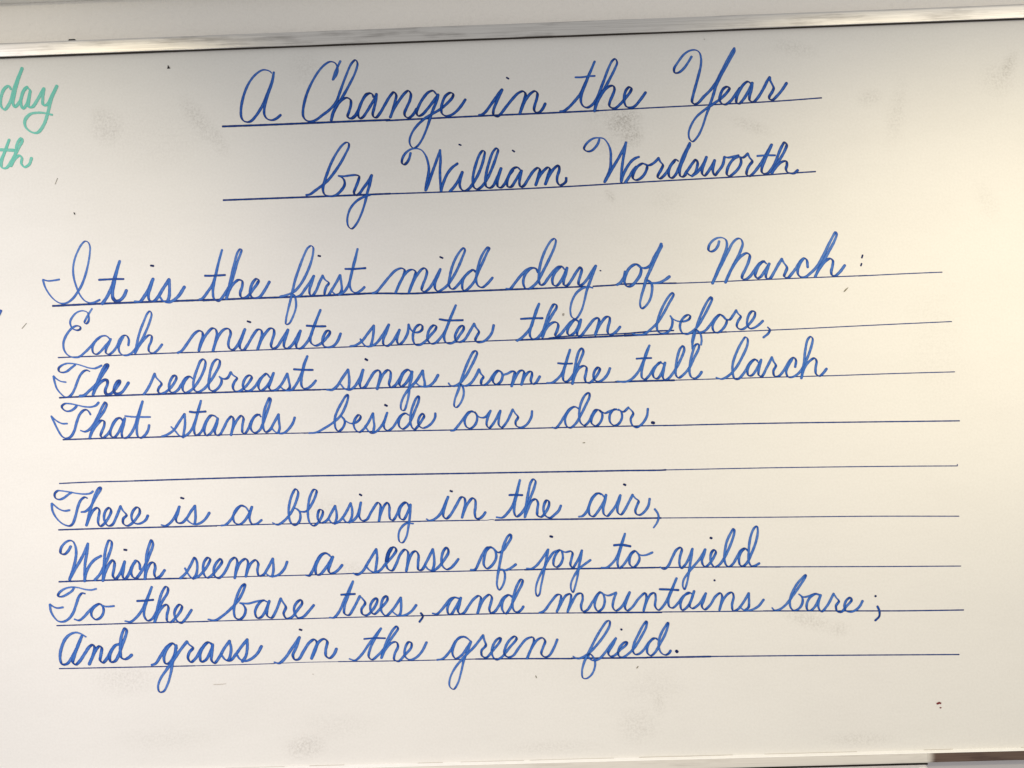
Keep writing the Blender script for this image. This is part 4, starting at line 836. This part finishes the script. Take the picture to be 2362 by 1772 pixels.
  ('th', 12, 8.0, [
    "-8836,3882 -8758,4058 -8662,4250 -8588,4434! -8662,4250 -8732,4057 -8725,3967 -8654,3956 -8541,4103 -8427,4295 -8361,4417 -8377,4453 -8442,4385 -8483,4226 -8523,4103 -8572,3988! -8487,4119 -8414,4161 -8379,4115 -8391,4027 -8339,3962 -8257,4004 -8214,4109",
    "w7.0 -8752,4271 -8644,4264 -8519,4254",
  ]),
  ('edge', 13, 7.0, [
    "-8910,1388 -8864,1457 -8826,1528",
  ]),
]



def parse(s):
    w = None
    toks = s.split()
    if toks[0][0] == 'w':
        w = float(toks[0][1:])
        toks = toks[1:]
    segs, cur = [], []
    for t in toks:
        c = t.endswith('!')
        a, b = t.rstrip('!').split(',')
        p = (int(a) * 1e-4, int(b) * 1e-4 + 1.5)
        cur.append(p)
        if c:
            segs.append(cur)
            cur = [p]
    if len(cur) > 1:
        segs.append(cur)
    return w, segs


def smooth_path(pts, step=0.0011):
    P = [Vector(p) for p in pts]
    if len(P) == 2:
        P = [P[0], (P[0] + P[1]) / 2, P[1]]
    P = [P[0] * 2 - P[1]] + P + [P[-1] * 2 - P[-2]]
    out = []
    for i in range(1, len(P) - 2):
        p0, p1, p2, p3 = P[i - 1:i + 3]
        t0 = 0.0
        t1 = t0 + max((p1 - p0).length, 1e-6) ** 0.5
        t2 = t1 + max((p2 - p1).length, 1e-6) ** 0.5
        t3 = t2 + max((p3 - p2).length, 1e-6) ** 0.5
        n = max(2, int((p2 - p1).length / step))
        for q in range(n):
            t = t1 + (t2 - t1) * q / n
            a1 = p0 * ((t1 - t) / (t1 - t0)) + p1 * ((t - t0) / (t1 - t0))
            a2 = p1 * ((t2 - t) / (t2 - t1)) + p2 * ((t - t1) / (t2 - t1))
            a3 = p2 * ((t3 - t) / (t3 - t2)) + p3 * ((t - t2) / (t3 - t2))
            b1 = a1 * ((t2 - t) / (t2 - t0)) + a2 * ((t - t0) / (t2 - t0))
            b2 = a2 * ((t3 - t) / (t3 - t1)) + a3 * ((t - t1) / (t3 - t1))
            out.append(b1 * ((t2 - t) / (t2 - t1)) + b2 * ((t - t1) / (t2 - t1)))
    out.append(P[-2].copy())
    return out


PXM = 0.000735          # metres of board per photograph pixel
NIB = Vector((math.cos(math.radians(-32)), math.sin(math.radians(-32))))
stroke_no = [0]
RND = random.Random(11)


class InkMesh:
    def __init__(self):
        self.v, self.f, self.uv, self.film = [], [], [], []

    def stroke(self, pts, wpx, chisel, base_film, turn, cap0, cap1, taper0=False, base_line=None):
        k = stroke_no[0]
        stroke_no[0] += 1
        path = smooth_path(pts)
        n = len(path)
        y0 = -0.00003 - 0.0000009 * k
        sid = k * 7.31
        tang = []
        for i in range(n):
            d = path[min(i + 1, n - 1)] - path[max(i - 1, 0)]
            tang.append(d.normalized() if d.length > 1e-9 else Vector((1, 0)))
        # how sharply the pen turns within 5 mm: slow pen, more ink
        s_acc = 0.0
        ph = RND.uniform(0, 6.28)
        rows = []
        for i in range(n):
            if i:
                s_acc += (path[i] - path[i - 1]).length
            t = tang[i]
            w = wpx * PXM
            if chisel:
                cosn = t.dot(NIB)
                w *= math.sqrt((1 - cosn * cosn) + (0.50 * cosn) ** 2)
            w *= 1.0 + 0.045 * math.sin(s_acc * 260 + ph) + 0.03 * math.sin(s_acc * 710 + 2 * ph)
            a, b = tang[max(0, i - 4)], tang[min(n - 1, i + 4)]
            curv = 1 - max(-1, min(1, a.dot(b)))
            fl = base_film + turn * min(curv, 0.6)
            e1 = min(1.0, (n - 1 - i) * 0.0011 / 0.005)
            fl += 0.16 * (1 - e1) * (1 if cap1 else 0)
            if base_line is not None:
                # the pen runs fast, light and dry through the tall loops and the tails
                hgt = path[i].y - base_line(path[i].x)
                up = max(0.0, min(1.0, (hgt - 0.046) / 0.030))
                dn = max(0.0, min(1.0, (-0.003 - hgt) / 0.020))
                w *= 1.0 - 0.20 * up - 0.24 * dn
                fl -= 0.20 * up + 0.10 * dn
            if taper0:
                e0 = min(1.0, i * 0.0011 / 0.006)
                w *= 0.55 + 0.45 * e0
            rows.append((path[i], t, w / 2, s_acc, fl))
        # soften film changes
        fl = [q[4] for q in rows]
        for _ in range(6):
            fl = [(fl[max(0, i - 1)] + fl[i] + fl[min(n - 1, i + 1)]) / 3 for i in range(n)]
        base = len(self.v)
        for i, (p, t, h, s, _) in enumerate(rows):
            nx, nz = -t.y, t.x
            y = y0 - 0.0000007 * i / n
            for sg in (-1, 0, 1):
                self.v.append((p.x + nx * h * sg, y, p.y + nz * h * sg))
                self.uv.append((s * 1000, sg, sid))
                self.film.append(fl[i])
            if i:
                a = base + 3 * i
                self.f.append((a - 3, a - 2, a + 1, a))
                self.f.append((a - 2, a - 1, a + 2, a + 1))
        for end, on in ((0, cap0), (1, cap1)):
            if not on:
                continue
            p, t, h, s, _ = rows[-1 if end else 0]
            d = t if end else -t
            i = n - 1 if end else 0
            a0 = base + 3 * i
            ctr = a0 + 1
            y = self.v[ctr][1]
            prev = a0 + (0 if end else 2)
            last = a0 + (2 if end else 0)
            nv = Vector((-d.y, d.x))
            for q in range(1, 5):
                th = -math.pi / 2 + math.pi * q / 5
                off = d * (math.cos(th) * h * 0.8) + nv * (math.sin(th) * h)
                self.v.append((p.x + off.x, y, p.y + off.y))
                self.uv.append((s * 1000, 1.0, sid))
                self.film.append(fl[i] + 0.1)
                self.f.append((ctr, prev, len(self.v) - 1))
                prev = len(self.v) - 1
            self.f.append((ctr, prev, last))

    def add(self, text, wpx, chisel=True, film=0.42, turn=0.55, taper0=False, base_line=None):
        w, segs = parse(text)
        for i, sg in enumerate(segs):
            self.stroke(sg, w or wpx, chisel and w is None, film, turn, i == 0, True, taper0 and i == 0, base_line)

    def build(self, name, mat, parent):
        o = link_mesh(name, self.v, self.f, mat, parent)
        me = o.data
        a = me.attributes.new('stroke_uv', 'FLOAT_VECTOR', 'POINT')
        a.data.foreach_set('vector', [c for t in self.uv for c in t])
        a = me.attributes.new('film', 'FLOAT', 'POINT')
        a.data.foreach_set('value', self.film)
        # ink faces the reader
        flip = [p.index for p in me.polygons if p.normal.y > 0]
        if flip:
            bm = bmesh.new()
            bm.from_mesh(me)
            bm.faces.ensure_lookup_table()
            bmesh.ops.reverse_faces(bm, faces=[bm.faces[i] for i in flip])
            bm.to_mesh(me)
            bm.free()
        return o


LINE_LABEL = {1: "ruled line under the title", 2: "ruled line under the author's name", 7: "empty ruled line between the two verses"}
rule_objs = {}
rule_pts = {}
by_line = {}
for (ln, w, txt) in RULES:
    by_line.setdefault(ln, []).append((w, txt))
for ln in sorted(by_line):
    im = InkMesh()
    items = by_line[ln]
    for j, (w, txt) in enumerate(items):
        rule_pts.setdefault(ln, []).extend(p for sg in parse(txt)[1] for p in sg)
        im.add(txt, w * 1.0, chisel=False, film=1.0, turn=0.0)
    o = im.build("ruled_line", M_BLUE, board)
    if ln in LINE_LABEL:
        o["label"] = LINE_LABEL[ln]
    rule_objs[ln] = o



def base_of(ln):
    if ln not in rule_pts:
        return None
    pts = sorted(rule_pts[ln])

    def z_at(x):
        a, b = pts[0], pts[-1]
        for p, q in zip(pts, pts[1:]):
            if p[0] <= x <= q[0]:
                a, b = p, q
                break
        return a[1] if b[0] == a[0] else a[1] + (b[1] - a[1]) * max(0.0, min(1.0, (x - a[0]) / (b[0] - a[0])))
    return z_at


# words right of the middle were written with a drier pen
for (wd, ln, w, strokes) in WORDS:
    im = InkMesh()
    teal = ln == 12
    xs = [int(t.rstrip('!').split(',')[0]) for s in strokes for t in s.split() if t[0] != 'w']
    cx = sum(xs) / len(xs) * 1e-4
    film = 0.36 - 0.08 * max(0.0, min(1.0, (cx + 0.2) / 0.9)) + RND.uniform(-0.03, 0.03)
    if ln in (1, 2):
        film += 0.26
    for s in strokes:
        npts = len([t for t in s.split() if t[0] != 'w'])
        dot = npts == 2
        bar = (s[0] == 'w' and npts in (3, 4) and not dot)
        if teal:
            im.add(s, w * 0.84, True, 0.26, 0.4)
        else:
            im.add(s, w, True, 1.25 if dot else (film + 0.36 if bar else film), 0.85, False, None if (dot or bar) else base_of(ln))
    par = rule_objs.get(ln, board)
    if wd == 'edge':
        o = im.build("pen_stroke", M_BLUE, board)
        o["label"] = "end of a blue pen stroke cut off at the board's visible left edge"
        continue
    o = im.build("handwritten_word", M_TEAL if teal else M_BLUE, par)
    if wd in ('William', 'Wordsworth'):
        o["label"] = "poet's first name in blue cursive" if wd == 'William' else "poet's surname in blue cursive"
    else:
        o["label"] = 'word "%s" in %s cursive' % (wd, 'teal green' if teal else 'blue')

# ------------------------------------------------------------------ specks and scratches on the board: outline in mm about a point
SPECKS = [
    (-0.5816, 2.0572, [(-2.2, -3), (2.8, -2.2), (-0.8, 3.2)], M_BLACK, "black triangular speck under the top rail"),
    (-0.7511, 1.8139, [(-1.2, 2.2), (1.0, 1.6), (1.2, -2.4), (0.1, -1.2)], M_BLACK, "small black tick beside the left margin"),
    (-0.7801, 1.8703, [(-2.6, -5.4), (-1.8, -5.0), (2.6, 5.2), (1.8, 4.6)], M_FAINT, "thin grey slash below the teal writing"),
    (0.0746, 1.6143, [(-1.4, 1.8), (1.2, 2.4), (1.6, -0.4), (0, -2.4), (-1.6, -0.6)], M_GREY, "grey smear above a word"),
    (0.5504, 1.6400, [(-3.8, -3.6), (-1.2, -2.0), (3.4, 3.2), (4.0, 4.2), (0.2, 1.8), (-2.8, -1.4)], M_OLIVE, "olive dash under the colon"),
    (0.1024, 1.3973, [(-2.2, -0.4), (0.4, -1.0), (2.4, -0.2), (0.6, 0.6)], M_OLIVE, "short olive dash above the empty line"),
    (0.0089, 1.0044, [(-1.0, 2.2), (0.0, 1.6), (1.4, -2.2), (0.4, -1.6)], M_OLIVE, "small dark tick below the last line"),
    (0.1804, 1.0159, [(-1.8, -1.6), (-0.4, -1.8), (1.8, 1.8), (0.6, 1.4)], M_OLIVE, "tiny dark tick below the last line's end"),
    (0.6830, 0.9417, [(-4.2, -0.8), (-2.0, -2.2), (1.0, -0.8), (3.6, -1.6), (4.0, 0.6), (1.2, 2.2), (-2.0, 1.0)], M_RED, "dark red speck near the bottom rail"),
    (0.6855, 0.9340, [(-1.4, 0.4), (0, -1.2), (2.0, 0.2), (0.6, 1.0)], M_RED, "tiny dark red speck"),
    (-0.8432, 1.6257, [(-4.6, -4.4), (-4.0, -4.6), (4.2, 4.6), (3.6, 4.4)], M_FAINT, "hair-thin grey scratch by the left edge"),
    (-0.5296, 1.0066, [(-9, -0.5), (0, -0.9), (12, 0.1), (12, 0.5), (0, -0.2), (-9, -0.1)], M_FAINT, "faint horizontal scratch below the last line"),
    (-0.3690, 1.0190, [(-0.7, 0), (0, -0.7), (0.7, 0), (0, 0.7)], M_FAINT, "faint pinprick"),
    (0.3270, 2.0700, [(-0.7, 0), (0, -0.8), (0.7, 0), (0, 0.8)], M_FAINT, "faint pinprick"),
]
for i, (x, z, pts, mat, lab) in enumerate(SPECKS):
    n = len(pts)
    y1 = -0.0009 - 0.00002 * i
    vs = [(x + a * 1e-3, y1, z + b * 1e-3) for a, b in pts] + [(x + a * 1e-3, -0.00001, z + b * 1e-3) for a, b in pts]
    fs = [tuple(range(n)), tuple(range(2 * n - 1, n - 1, -1))] + [(q, q + n, (q + 1) % n + n, (q + 1) % n) for q in range(n)]
    o = link_mesh("speck", vs, fs, mat, board)
    bm = bmesh.new()
    bm.from_mesh(o.data)
    bmesh.ops.recalc_face_normals(bm, faces=bm.faces[:])
    bm.to_mesh(o.data)
    bm.free()
    o["label"] = lab
